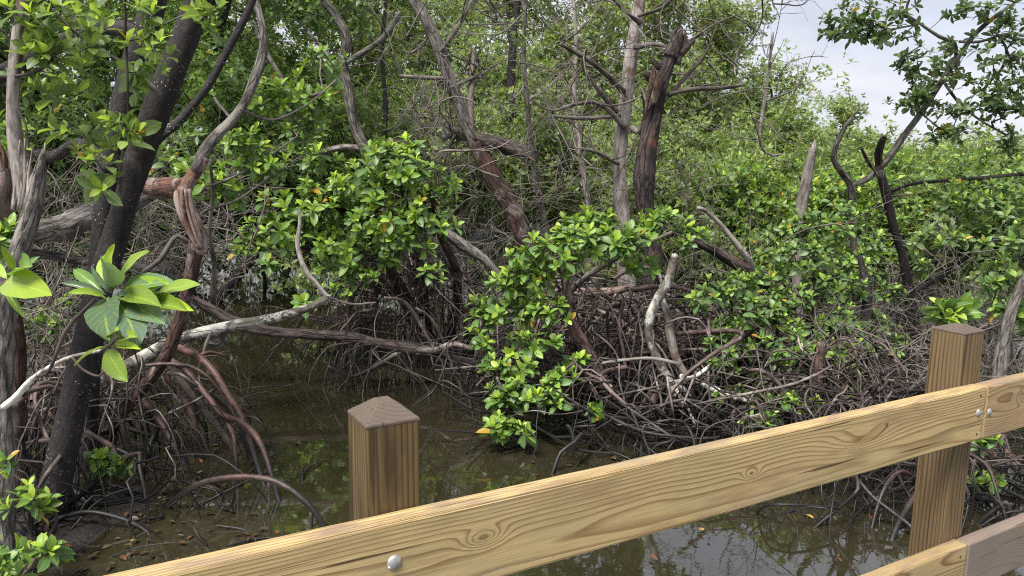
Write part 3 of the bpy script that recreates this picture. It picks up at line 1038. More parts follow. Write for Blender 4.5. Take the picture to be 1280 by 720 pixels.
def dark_leaning_tree():
    rng = RNG(11)
    base = G(60, 652)
    t = thing('mangrove_tree', 'thick black trunk leaning right, flecked with pale lichen, beside the creek', 'tree', base)
    Y = base[1]
    q, r = path([(48, 700, 66, Y), (58, 655, 58, Y), (66, 620, 52, Y), (86, 530, 44, Y + .05), (108, 430, 44, Y + .1), (127, 350, 41, Y + .15), (145, 295, 39, Y + .2), (161, 240, 36, Y + .2), (184, 170, 43, Y + .2), (212, 95, 41, Y + .2), (236, 35, 40, Y + .25), (258, -30, 38, Y + .3), (285, -130, 35, Y + .4), (300, -260, 30, Y + .6)])
    r = r * .78
    limb(t, 'trunk', q, r, 'dark_bark', 28, .035, .035, .006, rng, base)
    q2, r2 = path([(176, 196, 16), (200, 172, 14), (225, 150, 13), (258, 110, 12), (283, 65, 12), (312, 10, 11), (335, -60, 10)], Y + .25, Y + .7)
    limb(t, 'branch', q2, r2 * .78, 'dark_bark', 10, .04, .06, 0, rng, base)
    q3, r3 = path([(200, 118, 7), (168, 90, 6), (130, 65, 5), (100, 45, 4), (70, 18, 3), (40, -20, 3)], Y + .0, Y - .35)
    limb(t, 'branch', q3, r3, 'twig_bark', 6, .05, .05, 0, rng, base)
    q4, r4 = path([(158, 225, 6), (130, 170, 4), (110, 110, 4), (98, 70, 3), (95, 20, 3)], Y + .1, Y - .1)
    limb(t, 'branch', q4, r4, 'twig_bark', 6, .05, .05, 0, rng, base)
    q5, r5 = path([(150, 260, 5), (152, 200, 4), (160, 150, 3), (158, 60, 3), (155, -10, 3)], Y - .1, Y - .3)
    limb(t, 'branch', q5, r5, 'twig_bark', 6, .05, .05, 0, rng, base)
    q6, r6 = path([(12, 96, 5), (45, 85, 5), (80, 60, 4), (10, 96, 3)][:3], Y - .3, Y - .2)
    foliage(t, base, [C(75, 25, Y - .3, 60, 34, 8), C(112, 55, Y - .2, 44, 34, 7), C(50, 62, Y - .3, 34, 26, 4), C(160, 20, Y - .3, 40, 30, 6), C(165, 80, Y - .2, 30, 34, 5), C(164, 155, Y - .25, 16, 42, 6), C(128, 210, Y - .2, 30, 20, 4), C(90, 110, Y - .2, 40, 26, 4), C(200, 55, Y - .35, 14, 26, 2), C(265, 15, Y, 24, 18, 3), C(95, 160, Y - .1, 30, 24, 3)],
            [q3, q4, q5], rng, .105, 'leaf_pale', 'near', 260, 4, 7, 'twig_bark', .0016, spread=.85, step=.08)
    # arching roots about its foot
    for pts, Ya, Yb, mt in (
        ([(0, 661, 6), (50, 655, 7), (84, 645, 7), (111, 640, 7), (144, 646, 7), (175, 658, 6), (201, 676, 5), (215, 695, 4)], 3.75, 3.72, 'arch_bark'),
        ([(20, 655, 8), (50, 685, 8), (87, 725, 8)], 3.6, 3.3, 'arch_bark'),
        ([(70, 600, 11), (87, 608, 12), (105, 623, 12), (124, 640, 10), (128, 670, 9)], 4.1, 3.95, 'arch_bark'),
        ([(102, 718, 7), (134, 698, 9), (161, 693, 8), (175, 702, 6), (178, 720, 6)], 3.55, 3.5, 'arch_bark'),
        ([(130, 640, 9), (140, 670, 9), (152, 700, 7), (158, 730, 7)], 3.85, 3.65, 'arch_bark'),
    ):
        q, r = path(pts, Ya, Yb)
        limb(t, 'prop_root', q, r, mt, 8, .03, .06, 0, rng, base)
    root_set(t, base, (base[0] + .12, base[1] + .25), rng, 2, 9, (.15, .6), (.2, .75), (.008, .015), thin=(.003, .007))


    mb = MB()
    for _ in range(90):
        x, y = rng.normal(base[0] + .25, .5), rng.normal(base[1] + .05, .45)
        z = gz(x, y)
        if z < -.12:
            continue
        d = unit(np.array([rng.normal(), rng.normal(), rng.normal() * .35])); l = rng.uniform(.06, .3); p = np.array([x, y, max(z, -.02) + abs(rng.normal(0, .05))])
        mb.tube(np.array([p - d * l, p + rng.normal(0, .03, 3), p + d * l]), np.array([.4, 1, .6]) * rng.uniform(.003, .010), 5, .05, cap=False)
    mb.build('root_tangle', M['root_bark'], t, 'stuff', base)


def second_dark_tree():
    rng = RNG(12)
    Y = 4.75
    base = G(98, 590)
    t = thing('mangrove_tree', 'straighter grey black trunk standing just behind the thick leaning trunk', 'tree', base)
    Y = base[1]
    q, r = path([(96, 620, 36), (104, 590, 33), (112, 470, 30), (121, 370, 29), (127, 290, 29), (136, 215, 30), (153, 130, 30), (173, 60, 33), (193, 0, 33), (205, -90, 40), (215, -220, 34)], Y, Y + .4)
    r = r * .84
    limb(t, 'trunk', q, r, 'dark_bark', 22, .04, .04, .006, rng, base)
    q2, r2 = path([(138, 210, 16), (100, 180, 15), (60, 196, 13), (20, 176, 12)], Y + .1, Y + 1.2)
    limb(t, 'branch', q2, r2, 'dark_bark', 10, .05, .08, 0, rng, base)
    q3, r3 = path([(180, 40, 20), (120, 35, 18), (60, 62, 18), (0, 92, 20), (-40, 110, 20)], Y + .3, Y + .9)
    limb(t, 'branch', q3, r3, 'dark_bark', 10, .05, .08, 0, rng, base)
    foliage(t, base, [C(230, -110, Y + .8, 100, 40, 14), C(60, 150, Y + 1.0, 50, 40, 20), C(225, 215, Y + .8, 40, 30, 18), C(60, 110, Y + .8, 50, 30, 16)], [q, q2, q3], rng, .08, 'leaf_green', 'near', 60, 5, 8, r0=.002)
    root_set(t, base, (base[0], base[1]), rng, 2, 9, (.2, .7), (.3, .9), (.010, .017), thin=(.003, .007))


def twisted_tree():
    rng = RNG(13)
    base = G(128, 566)
    Y = base[1]
    t = thing('mangrove_tree', 'twisted trunk with torn red heartwood bending over the creek on arching roots', 'tree', base)
    q, r = path([(112, 590, 30), (124, 562, 26), (146, 525, 22), (168, 498, 20), (190, 472, 20), (208, 445, 21), (222, 410, 20), (234, 370, 20), (242, 330, 22), (247, 300, 25)], Y, Y - .25)
    limb(t, 'trunk', q, r * .78, 'red_bark', 18, .03, .07, .01, rng, base)
    # torn elbow of bare heartwood
    q, r = path([(254, 318, 14), (250, 300, 21), (240, 278, 25), (231, 258, 22), (229, 243, 21), (236, 228, 16), (247, 210, 14), (254, 196, 15)], Y - .28, Y - .22)
    limb(t, 'broken_elbow', q, r, 'heart_wood', 20, .02, .16, .02, rng, base, label='torn bare red heartwood at the bend')
    for k in range(5):
        dx = rng.uniform(-9, 9)
        q, r = path([(232 + dx, 236, 5), (235 + dx, 262, 6), (243 + dx, 290, 6), (252 + dx * .5, 312, 4)], Y - .36, Y - .36)
        limb(t, 'splinter', q, r, 'heart_wood', 7, .03, .2, .03, rng, base)
    q, r = path([(180, 231, 22), (196, 236, 24), (212, 234, 25), (230, 232, 22)], Y + .1, Y - .25)
    limb(t, 'cut_stub', q, r, 'heart_wood', 16, .02, .12, .02, rng, base, label='stub of pale pinkish bare wood')
    q, r = path([(244, 214, 15), (254, 190, 19), (268, 172, 18), (292, 148, 15), (308, 125, 14), (320, 95, 14), (328, 70, 14), (330, 45, 12), (325, 20, 11), (318, -12, 12), (312, -80, 11)], Y - .25, Y + .1)
    limb(t, 'trunk', q, r * .78, 'grey_bark', 14, .03, .10, .012, rng, base, label='grey upper trunk curving up and right')
    tops = [q]
    q, r = path([(262, 200, 4), (266, 240, 5), (262, 290, 5), (268, 330, 6), (266, 372, 8)], Y - .1, Y + .3)
    limb(t, 'branch', q, r, 'twig_bark', 7, .04, .1, 0, rng, base)
    q, r = path([(240, 306, 6), (222, 295, 6), (210, 310, 7), (200, 325, 7), (180, 340, 6)], Y - .2, Y - .3)
    limb(t, 'branch', q, r, 'twig_bark', 7, .04, .1, 0, rng, base)
    for pts in ([(264, 232, 3), (290, 222, 3), (330, 200, 3), (372, 170, 2)], [(262, 262, 3), (300, 248, 3), (345, 215, 2), (385, 190, 2)], [(290, 150, 4), (268, 122, 3), (262, 95, 2)], [(300, 136, 4), (340, 150, 3), (385, 130, 2), (420, 100, 2)]):
        q, r = path(pts, Y - .15, Y + .4)
        limb(t, 'branch', q, r, 'twig_bark', 6, .05, .1, 0, rng, base); tops.append(q)
    foliage(t, base, [C(345, 125, Y + .5, 34, 22, 15), C(390, 118, Y + .6, 34, 22, 14), C(300, 185, Y + .2, 36, 24, 14), C(375, 160, Y + .6, 30, 22, 10), C(250, 225, Y + .1, 46, 20, 10), C(330, 205, Y + .3, 34, 18, 9), C(255, 120, Y + .2, 18, 16, 5), C(280, 240, Y + .2, 34, 14, 8), C(405, 75, Y + 1.0, 34, 24, 8)],
            tops, rng, .095, 'leaf_bright', 'near', 200, 5, 8, r0=.0018)
    roots = [
        ([(212, 450, 10), (232, 462, 10), (247, 480, 9), (263, 500, 9), (279, 519, 9), (299, 527, 9), (316, 540, 9), (329, 562, 8), (339, 592, 8), (349, 628, 8), (356, 652, 7), (358, 680, 7)], 4.75, 3.95, 'arch_bark'),
        ([(279, 520, 7), (288, 535, 7), (293, 552, 7), (296, 590, 6), (299, 640, 5), (300, 675, 5)], 4.5, 4.15, 'arch_bark'),
        ([(222, 434, 11), (236, 440, 11), (252, 449, 11), (268, 466, 10), (284, 492, 9), (302, 522, 9), (312, 550, 9), (322, 582, 9), (330, 606, 8), (334, 630, 8)], 4.8, 4.25, 'arch_bark'),
        ([(206, 462, 8), (215, 482, 8), (230, 500, 8), (242, 525, 7), (249, 555, 7), (255, 582, 6), (258, 600, 6)], 4.75, 4.65, 'arch_bark'),
        ([(212, 455, 9), (228, 478, 10), (249, 507, 11), (269, 530, 11), (288, 555, 9), (296, 568, 8)], 4.85, 4.9, 'dark_twig'),
        ([(168, 488, 12), (184, 508, 12), (202, 530, 12), (217, 556, 12), (230, 582, 11), (234, 612, 10), (235, 635, 10)], 4.85, 4.5, 'arch_bark'),
        ([(202, 525, 9), (191, 548, 9), (184, 570, 9), (180, 600, 8), (177, 632, 8)], 4.85, 4.5, 'arch_bark'),
        ([(118, 640, 9), (132, 632, 9), (151, 628, 10), (176, 632, 10), (201, 637, 10), (214, 629, 10), (228, 617, 9), (248, 605, 9), (275, 598, 9), (309, 596, 9), (339, 600, 9), (357, 608, 9), (374, 620, 9), (392, 638, 9), (405, 660, 8), (412, 690, 8)], 4.1, 3.75, 'arch_bark'),
        ([(203, 638, 8), (220, 648, 8), (232, 660, 8), (242, 674, 7), (250, 690, 7)], 4.05, 3.95, 'arch_bark'),
        ([(88, 545, 7), (115, 551, 7), (144, 560, 7), (175, 577, 7), (205, 601, 6), (214, 625, 6)], 4.6, 4.35, 'arch_bark'),
        ([(160, 535, 8), (195, 548, 8), (215, 560, 7), (232, 590, 7), (250, 620, 6)], 4.9, 4.5, 'arch_bark'),
        ([(237, 602, 6), (255, 607, 6), (270, 612, 6), (281, 622, 5)], 4.35, 4.2, 'dark_twig'),
        ([(389, 640, 6), (389, 660, 6), (388, 690, 5)], 3.8, 3.8, 'dark_twig'),
        ([(336, 602, 6), (337, 618, 5), (336, 640, 4)], 3.95, 3.95, 'dark_twig'),
        ([(250, 480, 5), (238, 500, 5), (225, 520, 5), (214, 545, 5), (210, 575, 5)], 5.0, 4.9, 'arch_bark'),
        ([(282, 445, 3), (262, 440, 5), (246, 446, 6)], 4.9, 4.8, 'arch_bark'),
    ]
    for pts, Ya, Yb, mt in roots:
        q, r = path(pts, Ya, Yb); r = r * .88
        o = limb(t, 'prop_root', q, r, mt, 9, .025, .05, .01, rng, base)
    root_set(t, base, (base[0] + .0, base[1] + .35), rng, 2, 8, (.2, .65), (.2, .95), (.007, .013), thin=(.003, .006), az=(-1.6, 1.8))


def dead_left_tree():
    rng = RNG(14)
    Y = 3.5
    base = G(8, 690)
    t = thing('dead_tree', 'split grey dead trunk with orange rot at the left edge', 'tree', base)
    q, r = path([(34, -60, 12), (30, 0, 16), (22, 60, 15), (16, 120, 14), (19, 175, 17), (28, 215, 24), (32, 250, 26)], Y, Y)
    limb(t, 'trunk', q, r, 'pale_bark', 12, .03, .09, .012, rng, base, label='pale bare upper trunk')
    q, r = path([(55, 186, 4), (52, 205, 14), (45, 245, 24), (34, 285, 30), (22, 320, 32), (10, 350, 34), (4, 420, 30), (3, 500, 28), (6, 600, 28), (8, 690, 30), (8, 740, 30)], Y - .05, base[1])
    limb(t, 'trunk', q, r * .8, 'grey_bark', 16, .03, .13, .02, rng, base, label='rough brown split slab of the trunk')
    q, r = path([(-30, 300, 60), (-12, 270, 52), (-2, 245, 44), (6, 222, 26), (4, 205, 10)], Y + .15, Y + .1)
    limb(t, 'rotten_stub', q, r, 'heart_wood', 18, .03, .2, .05, rng, base, jag=7, label='rotten broken stub with orange wood')
    for k in range(7):
        x = 18 + 6 * k * .8
        q, r = path([(x, 262, 7), (x + rng.uniform(-4, 6), 225, 5), (x + rng.uniform(-6, 10), 180 + rng.uniform(-10, 30), 1.5)], Y - .04, Y - .02)
        limb(t, 'splinter', q, r, 'pale_bark', 6, .03, .2, .02, rng, base)
    for pts in ([(28, 40, 5), (14, 22, 4), (2, 2, 3)], [(22, 62, 5), (36, 40, 4), (40, 14, 3), (66, -10, 3)], [(-5, 95, 4), (20, 95, 4), (52, 86, 4), (78, 58, 3)], [(16, 60, 4), (6, 40, 3), (-10, 30, 3)], [(14, 130, 3), (30, 150, 3), (36, 185, 2)]):
        q, r = path(pts, Y, Y - .05)
        limb(t, 'branch', q, r, 'dark_twig', 6, .04, .08, 0, rng, base)
    q, r = path([(18, 500, 20), (24, 515, 20), (22, 545, 20), (26, 568, 16), (44, 582, 13), (62, 592, 11)], 3.9, 4.05)
    limb(t, 'prop_root', q, r, 'root_bark', 10, .03, .07, 0, rng, base)
    q, r = path([(16, 390, 22), (24, 450, 20), (20, 520, 18), (24, 600, 18)], 3.9, 4.0)
    limb(t, 'trunk', q, r, 'red_bark', 12, .03, .1, .01, rng, base)
    root_set(t, base, (base[0] - .1, 4.6), rng, 22, 105, (.3, .9), (.2, 1.0), (.010, .018), thin=(.004, .008))
    tips = [C(4, 300, Y, 16, 20, 6), C(-6, 200, Y + 1.0, 30, 60, 14), C(8, 180, Y + .8, 20, 40, 8)]
    foliage(t, base, tips, [q], rng, .085, 'leaf_bright', 'near', 40, 5, 8, r0=.0018)


def close_sprays():
    """big leaves within arm's reach of the rail"""
    rng = RNG(15)
    base = np.append(P(20, 520, 1.75)[:2], .0); base = P(-30, 560, 1.78)
    t = thing('mangrove_branch', 'close spray of large glossy leaves on a bare pale branch', 'branch', base)
    q, r = path([(-60, 545, 11), (-10, 518, 10), (18, 498, 9), (36, 478, 8), (60, 460, 6), (90, 446, 5), (128, 438, 4)], 1.85, 1.75)
    limb(t, 'branch', q, r, 'lichen_bark', 10, .02, .07, .01, rng, base)
    q, r = path([(124, 441, 4), (145, 425, 4), (160, 412, 4), (168, 404, 4)], 1.75, 1.66)
    limb(t, 'branch', q, r, 'dark_twig', 8, .015, .06, 0, rng, base)
    q, r = path([(50, 470, 5), (62, 462, 4), (82, 415, 6), (105, 388, 4), (128, 366, 4), (140, 360, 5)], 1.78, 1.6)
    limb(t, 'branch', q, r, 'dark_twig', 8, .015, .08, 0, rng, base)
    q, r = path([(90, 446, 3), (104, 462, 3), (124, 470, 3), (133, 458, 3)], 1.76, 1.74)
    limb(t, 'branch', q, r, 'dark_twig', 6, .015, .08, 0, rng, base)
    # leaves: foot (px), tip (px), depth foot/tip, width factor, facing, age, bluish
    lv = [((140, 366), (142, 300), -.02, 1.00, .9), ((146, 362), (177, 305), -.03, 1.05, .95), ((136, 362), (120, 308), .03, .9, .8), ((133, 366), (130, 322), -.09, 1.1, .04), ((130, 366), (85, 330), .02, .8, .8),
          ((136, 376), (96, 352), -.06, .7, .6), ((133, 368), (72, 352), .0, .6, .04), ((136, 372), (126, 412), -.12, 1.1, .04), ((146, 370), (196, 338), -.06, .85, .04), ((150, 372), (215, 352), -.05, .8, .9),
          ((160, 372), (205, 340), .05, .8, .85), ((190, 374), (238, 342), -.03, .95, .9), ((178, 378), (238, 388), -.07, .75, .95), ((150, 378), (196, 392), -.10, .9, .04), ((146, 376), (168, 396), -.12, 1.0, .04),
          ((168, 376), (216, 372), -.02, .8, .9), ((160, 380), (236, 378), -.06, .7, .85), ((176, 372), (196, 356), .02, .8, .04), ((140, 366), (112, 330), .0, .8, .04), ((148, 372), (190, 368), -.10, .7, .8)]
    lv2 = [((166, 404), (141, 398), -.03, .9, .9), ((166, 402), (158, 396), .0, .8, .95), ((164, 404), (140, 424), -.05, .8, 1.0), ((168, 402), (146, 380), .03, .8, .8), ((168, 404), (152, 440), -.07, .9, .4), ((160, 412), (118, 408), -.02, .6, .9), ((160, 418), (178, 436), -.06, .5, 1.0), ((120, 440), (86, 444), -.03, .6, .9)]
    lv3 = [((134, 436), (152, 474), -.06, 1.1, .55)]
    lv2 = [((142, 425), (142, 398), .0, .9, .9), ((146, 424), (160, 404), .0, .8, .95), ((140, 427), (135, 403), -.04, .8, 1.0), ((140, 430), (117, 413), -.02, .6, .95), ((146, 428), (164, 414), -.05, .7, .9), ((138, 432), (86, 446), -.04, .55, .95), ((142, 432), (178, 436), -.05, .45, 1.0)]
    blade(t, base, lv, 1.62, rng)
    blade(t, base, [(f, e, z, w * 1.15, a_) for f, e, z, w, a_ in lv2] + lv3, 1.5, rng)
    base2 = P(-40, 370, 1.45)
    t2 = thing('mangrove_branch', 'large leaf spray reaching in from the left edge', 'branch', base2)
    q, r = path([(-60, 372, 5), (-20, 366, 4), (8, 352, 4), (22, 340, 4)], 1.45, 1.4)
    limb(t2, 'branch', q, r, 'dark_twig', 8, .015, .06, 0, rng, base2)
    lw = [((20, 342), (0, 304), -.02, .8, .95), ((24, 340), (48, 318), .0, .8, .35), ((22, 346), (46, 346), -.05, .7, .4), ((14, 352), (62, 356), -.05, .55, .9), ((4, 358), (28, 394), -.03, .5, .5), ((10, 350), (-22, 318), .02, .8, .6), ((24, 344), (40, 330), -.08, .9, .8), ((2, 356), (-30, 372), -.04, .8, .9), ((8, 354), (26, 348), -.1, .8, .9)]
    blade(t2, base2, lw, 1.42, rng)


def blade(t, base, lst, Y, rng):
    L = dict(p=[], d=[], n=[], s=[], a=[], w=[])
    for (f, e, dz, w, a) in lst:
        p0 = P(f[0], f[1], Y); p1 = P(f[0] + (e[0] - f[0]) * .90, f[1] + (e[1] - f[1]) * .90, Y + dz * 1.5)
        d = p1 - p0; s = np.linalg.norm(d) / .97; d = d / np.linalg.norm(d)
        n = np.array([rng.normal(0, .35), -.75, .75 + rng.normal(0, .2)])
        n = n - d * (n @ d); n /= np.linalg.norm(n)
        L['p'].append(p0); L['d'].append(d); L['n'].append(n); L['s'].append(s); L['a'].append(a); L['w'].append(w * 1.05)
    L = {k: np.array(v) for k, v in L.items()}
    L['w'] = L['w'] * .70
    put_leaves(L, range(len(L['s'])), 'close', 'leaf_close', t, base)


def seedling(name, label, px, py, Y, clumps, seed, size=.09, mat='leaf_bright', group=None, singles=60, cat_='plant', stems=3):
    rng = RNG(seed)
    b = P(px, py, Y); b[2] = max(0.0, gz(b[0], b[1])) - .02
    t = thing(name, label, cat_, b, group)
    qs = []
    for k in range(stems):
        c = clumps[k % len(clumps)][0]
        mid = b * .5 + c * .5 + rng.normal(0, .05, 3)
        q = np.array([b, mid, c]); qs.append(q)
        limb(t, 'stem', q, np.array([.009, .007, .004]), 'dark_twig', 6, .05, .06, 0, rng, b)
    foliage(t, b, clumps, qs, rng, size, mat, 'near', singles, 5, 9, 'dark_twig', .0018, step=.08)
    return t


def low_plants():
    seedling('mangrove_seedling', 'leafy seedling with bright leaves at the foot of the black trunk', 20, 735, 3.2, [C(28, 635, 3.3, 30, 26, 3), C(62, 628, 3.4, 12, 12, 1), C(12, 690, 3.1, 30, 26, 3), C(62, 690, 3.2, 20, 22, 2), C(20, 725, 3.0, 26, 16, 2), C(10, 575, 3.4, 8, 14, 1)], 21, .10, singles=180, stems=5)
    seedling('mangrove_seedling', 'small bright green sprig among the arching roots', 130, 612, 4.05, [C(124, 572, 4.0, 12, 9, 3), C(136, 585, 4.0, 16, 12, 5), C(152, 583, 4.0, 8, 8, 2)], 22, .085, singles=80, stems=2)
    seedling('mangrove_shrub', 'light green shrub behind the black trunk', 62, 470, 6.2, [C(62, 396, 6.1, 36, 20, 30), C(40, 405, 6.2, 16, 10, 10), C(88, 380, 6.3, 14, 18, 10)], 23, .075, singles=120, cat_='shrub')
    seedling('mangrove_seedling', 'leafy sprig poking up behind the right post', 1196, 520, 3.6, [C(1190, 388, 3.6, 16, 8, 4), C(1205, 382, 3.7, 12, 10, 3), C(1174, 396, 3.6, 8, 6, 2)], 24, .10, mat='leaf_bright', singles=70, stems=2)
    seedling('mangrove_seedling', 'tiny green sprig between post and upper rail', 1224, 600, 4.4, [C(1226, 552, 4.3, 12, 6, 3), C(1238, 548, 4.3, 8, 6, 2)], 25, .075, singles=40, stems=1)
    seedling('mangrove_seedling', 'tiny green sprig among the roots above the grey lower rail', 1244, 640, 4.1, [C(1246, 598, 4.1, 10, 8, 2), C(1216, 600, 4.1, 5, 5, 1)], 26, .075, singles=40, stems=1)
    seedling('mangrove_shrub', 'leafy shrub beside the right post', 1262, 470, 5.2, [C(1262, 385, 5.2, 20, 14, 8), C(1250, 340, 5.3, 26, 20, 12), C(1275, 300, 5.4, 22, 22, 10), C(1290, 400, 5.2, 20, 20, 8)], 27, .10, 'leaf_green', singles=120, cat_='shrub')
    for i, (x, y, Y, lab) in enumerate(((1006, 512, 5.2, 'green sprig low between roots and upper rail'), (1040, 505, 5.4, 'green sprig beside the pinkish stem stub'), (944, 528, 4.9, 'small green sprig touching the upper rail edge'), (975, 505, 5.0, 'narrow green sprig rising above the upper rail'), (905, 495, 5.4, 'green sprig in the dense grey root tangle'))):
        seedling('mangrove_seedling', lab, x, y + 40, Y, [C(x, y, Y, 14, 8, 4), C(x + 14, y - 6, Y, 9, 6, 2)], 30 + i, .085, singles=60, stems=2)


def creek_branches():
    rng = RNG(16)
    b = G(150, 520); 
    t = thing('fallen_branch', 'lichen spotted grey branch lying low across the creek', 'branch', P(150, 462, 5.1))
    base = np.array(t.location)
    q, r = path([(120, 480, 11), (150, 462, 15), (180, 446, 16), (215, 428, 16), (250, 416, 15), (290, 407, 14), (330, 400, 13), (370, 390, 11), (395, 381, 10), (412, 371, 8)], 5.15, 5.9)
    limb(t, 'branch', q, r, 'lichen_bark', 12, .03, .08, .015, rng, base)
    q, r = path([(410, 372, 7), (398, 358, 7), (384, 342, 7), (376, 324, 6), (372, 304, 6), (375, 280, 5), (374, 262, 3)], 5.9, 6.05)
    limb(t, 'branch', q, r, 'pale_bark', 8, .03, .07, 0, rng, base)
    q, r = path([(280, 410, 6), (276, 424, 12), (268, 428, 15), (254, 424, 12)], 5.6, 5.5)
    limb(t, 'stub', q, r, 'grey_bark', 9, .03, .1, 0, rng, base)
    for pts in ([(265, 414, 4), (255, 440, 5), (262, 470, 4)], [(200, 433, 5), (205, 470, 9), (228, 505, 8)], [(410, 371, 3), (440, 380, 3), (470, 378, 2)]):
        q, r = path(pts, 5.4, 5.3)
        limb(t, 'branch', q, r, 'twig_bark', 7, .03, .1, 0, rng, base)
    t = thing('fallen_branch', 'long dark wet branch lying over the creek into the roots', 'branch', P(430, 420, 6.6))
    base = np.array(t.location)
    q, r = path([(238, 372, 10), (252, 380, 13), (270, 390, 14), (285, 400, 16), (300, 406, 17), (318, 411, 15), (350, 416, 14), (400, 419, 13), (440, 422, 14), (475, 430, 15), (505, 434, 17), (535, 441, 18), (560, 450, 17), (595, 455, 13)], 6.3, 6.4)
    limb(t, 'branch', q, r, 'snag_bark', 12, .03, .10, .02, rng, base)
    for pts in ([(516, 436, 8), (545, 438, 9), (565, 430, 8), (590, 436, 6)], [(506, 436, 5), (480, 452, 6), (455, 466, 6), (437, 470, 5), (410, 458, 4)], [(440, 470, 4), (430, 480, 3), (415, 496, 2)], [(560, 438, 4), (540, 400, 4), (520, 385, 3)], [(545, 440, 4), (516, 390, 5), (500, 375, 4), (480, 372, 3)]):
        q, r = path(pts, 6.35, 6.2)
        limb(t, 'branch', q, r, 'tangle_bark', 8, .03, .1, .01, rng, base)
    mb = MB()
    q0, _ = path([(440, 425, 1), (590, 455, 1)], 6.35, 6.3)
    for k in range(26):
        f = rng.random(); p = q0[0] * (1 - f) + q0[1] * f
        e = p + np.array([rng.normal(0, .25), rng.normal(0, .2), -p[2] - .1])
        qq, rr_ = arch_root(p, e, rng, .008, .005, .02, 7)
        mb.tube(qq, rr_, 5, cap=False)
    mb.build('hanging_roots', M['dark_twig'], t, 'stuff', base)
    t = thing('fallen_log', 'thick grey weathered log lying in the brush behind the black trunk', 'log', P(90, 285, 5.6))
    base = np.array(t.location)
    q, r = path([(20, 298, 22), (50, 290, 30), (80, 284, 34), (105, 272, 30), (140, 262, 34), (170, 246, 26), (190, 236, 22)], 5.3, 5.9)
    limb(t, 'log', q, r, 'grey_bark', 16, .04, .12, .015, rng, base)
    t = thing('fallen_branch', 'thin ridged branch lying below the grey log', 'branch', P(70, 320, 5.5))
    base = np.array(t.location)
    q, r = path([(20, 312, 10), (60, 318, 11), (100, 325, 11), (150, 328, 10), (200, 340, 8)], 5.4, 5.7)
    limb(t, 'branch', q, r, 'grey_bark', 9, .03, .14, .02, rng, base)


def creek_bush():
    """leafy bush hanging over the creek, centre left"""
    rng = RNG(17)
    base = G(530, 438)
    Y = base[1]
    t = thing('mangrove_bush', 'broad bright leafed bush overhanging the creek on reddish roots', 'bush', base)
    sk = []
    for pts in ([(530, 440, 18), (505, 370, 16), (470, 310, 13), (430, 265, 10), (390, 235, 7)], [(535, 420, 12), (525, 330, 10), (510, 270, 8), (500, 220, 6)], [(505, 372, 8), (450, 330, 7), (395, 315, 6), (345, 300, 4)], [(560, 430, 12), (572, 350, 11), (550, 290, 9), (540, 240, 6)]):
        q, r = path(pts, Y, Y - .7)
        limb(t, 'trunk' if len(sk) == 0 else 'branch', q, r, 'red_bark', 9, .05, .08, 0, rng, base); sk.append(q)
    Yb = Y - .7
    foliage(t, base, [C(440, 235, Yb, 60, 32, 30), C(505, 215, Yb, 42, 24, 20), C(395, 260, Yb, 48, 30, 24), C(355, 285, Yb - .1, 42, 22, 17), C(470, 275, Yb - .1, 55, 30, 25), C(420, 305, Yb - .2, 55, 24, 20), C(530, 255, Yb, 30, 28, 14), C(500, 305, Yb - .1, 36, 24, 12), C(330, 300, Yb, 22, 14, 6), C(445, 335, Yb - .1, 40, 14, 7), C(480, 190, Yb + .1, 40, 14, 8), C(465, 350, Yb - .3, 20, 10, 2), C(425, 362, Yb - .3, 22, 10, 3), C(385, 378, Yb - .3, 22, 8, 2), C(330, 330, Yb - .2, 20, 12, 2), C(300, 310, Yb - .1, 14, 10, 2), C(555, 225, Yb, 14, 16, 3), C(560, 285, Yb, 14, 12, 2), C(400, 200, Yb + .1, 26, 14, 4), C(345, 260, Yb, 26, 14, 4), C(520, 180, Yb + .2, 18, 10, 2), C(540, 345, Yb - .2, 14, 10, 2)],
            sk, rng, .128, 'leaf_bright', 'near', 300, 5, 9, r0=.0022, axis_bias=(0, -.35, .15))
    root_set(t, base, (base[0], base[1]), rng, 34, 127, (.4, 1.1), (.4, 1.5), (.009, .016), thin=(.004, .008))
    mb = MB()
    for k in range(60):      # fine hanging red roots
        p = P(rng.uniform(430, 560), rng.uniform(300, 400), Y - rng.uniform(.1, .7))
        e = p + np.array([rng.normal(0, .25), rng.normal(0, .2), -p[2] - .1])
        qq, rr_ = arch_root(p, e, rng, .006, .004, .05, 8, .09)
        mb.tube(qq, rr_, 4, cap=False)
    mb.build('hanging_roots', M['root_bark'], t, 'stuff', base)


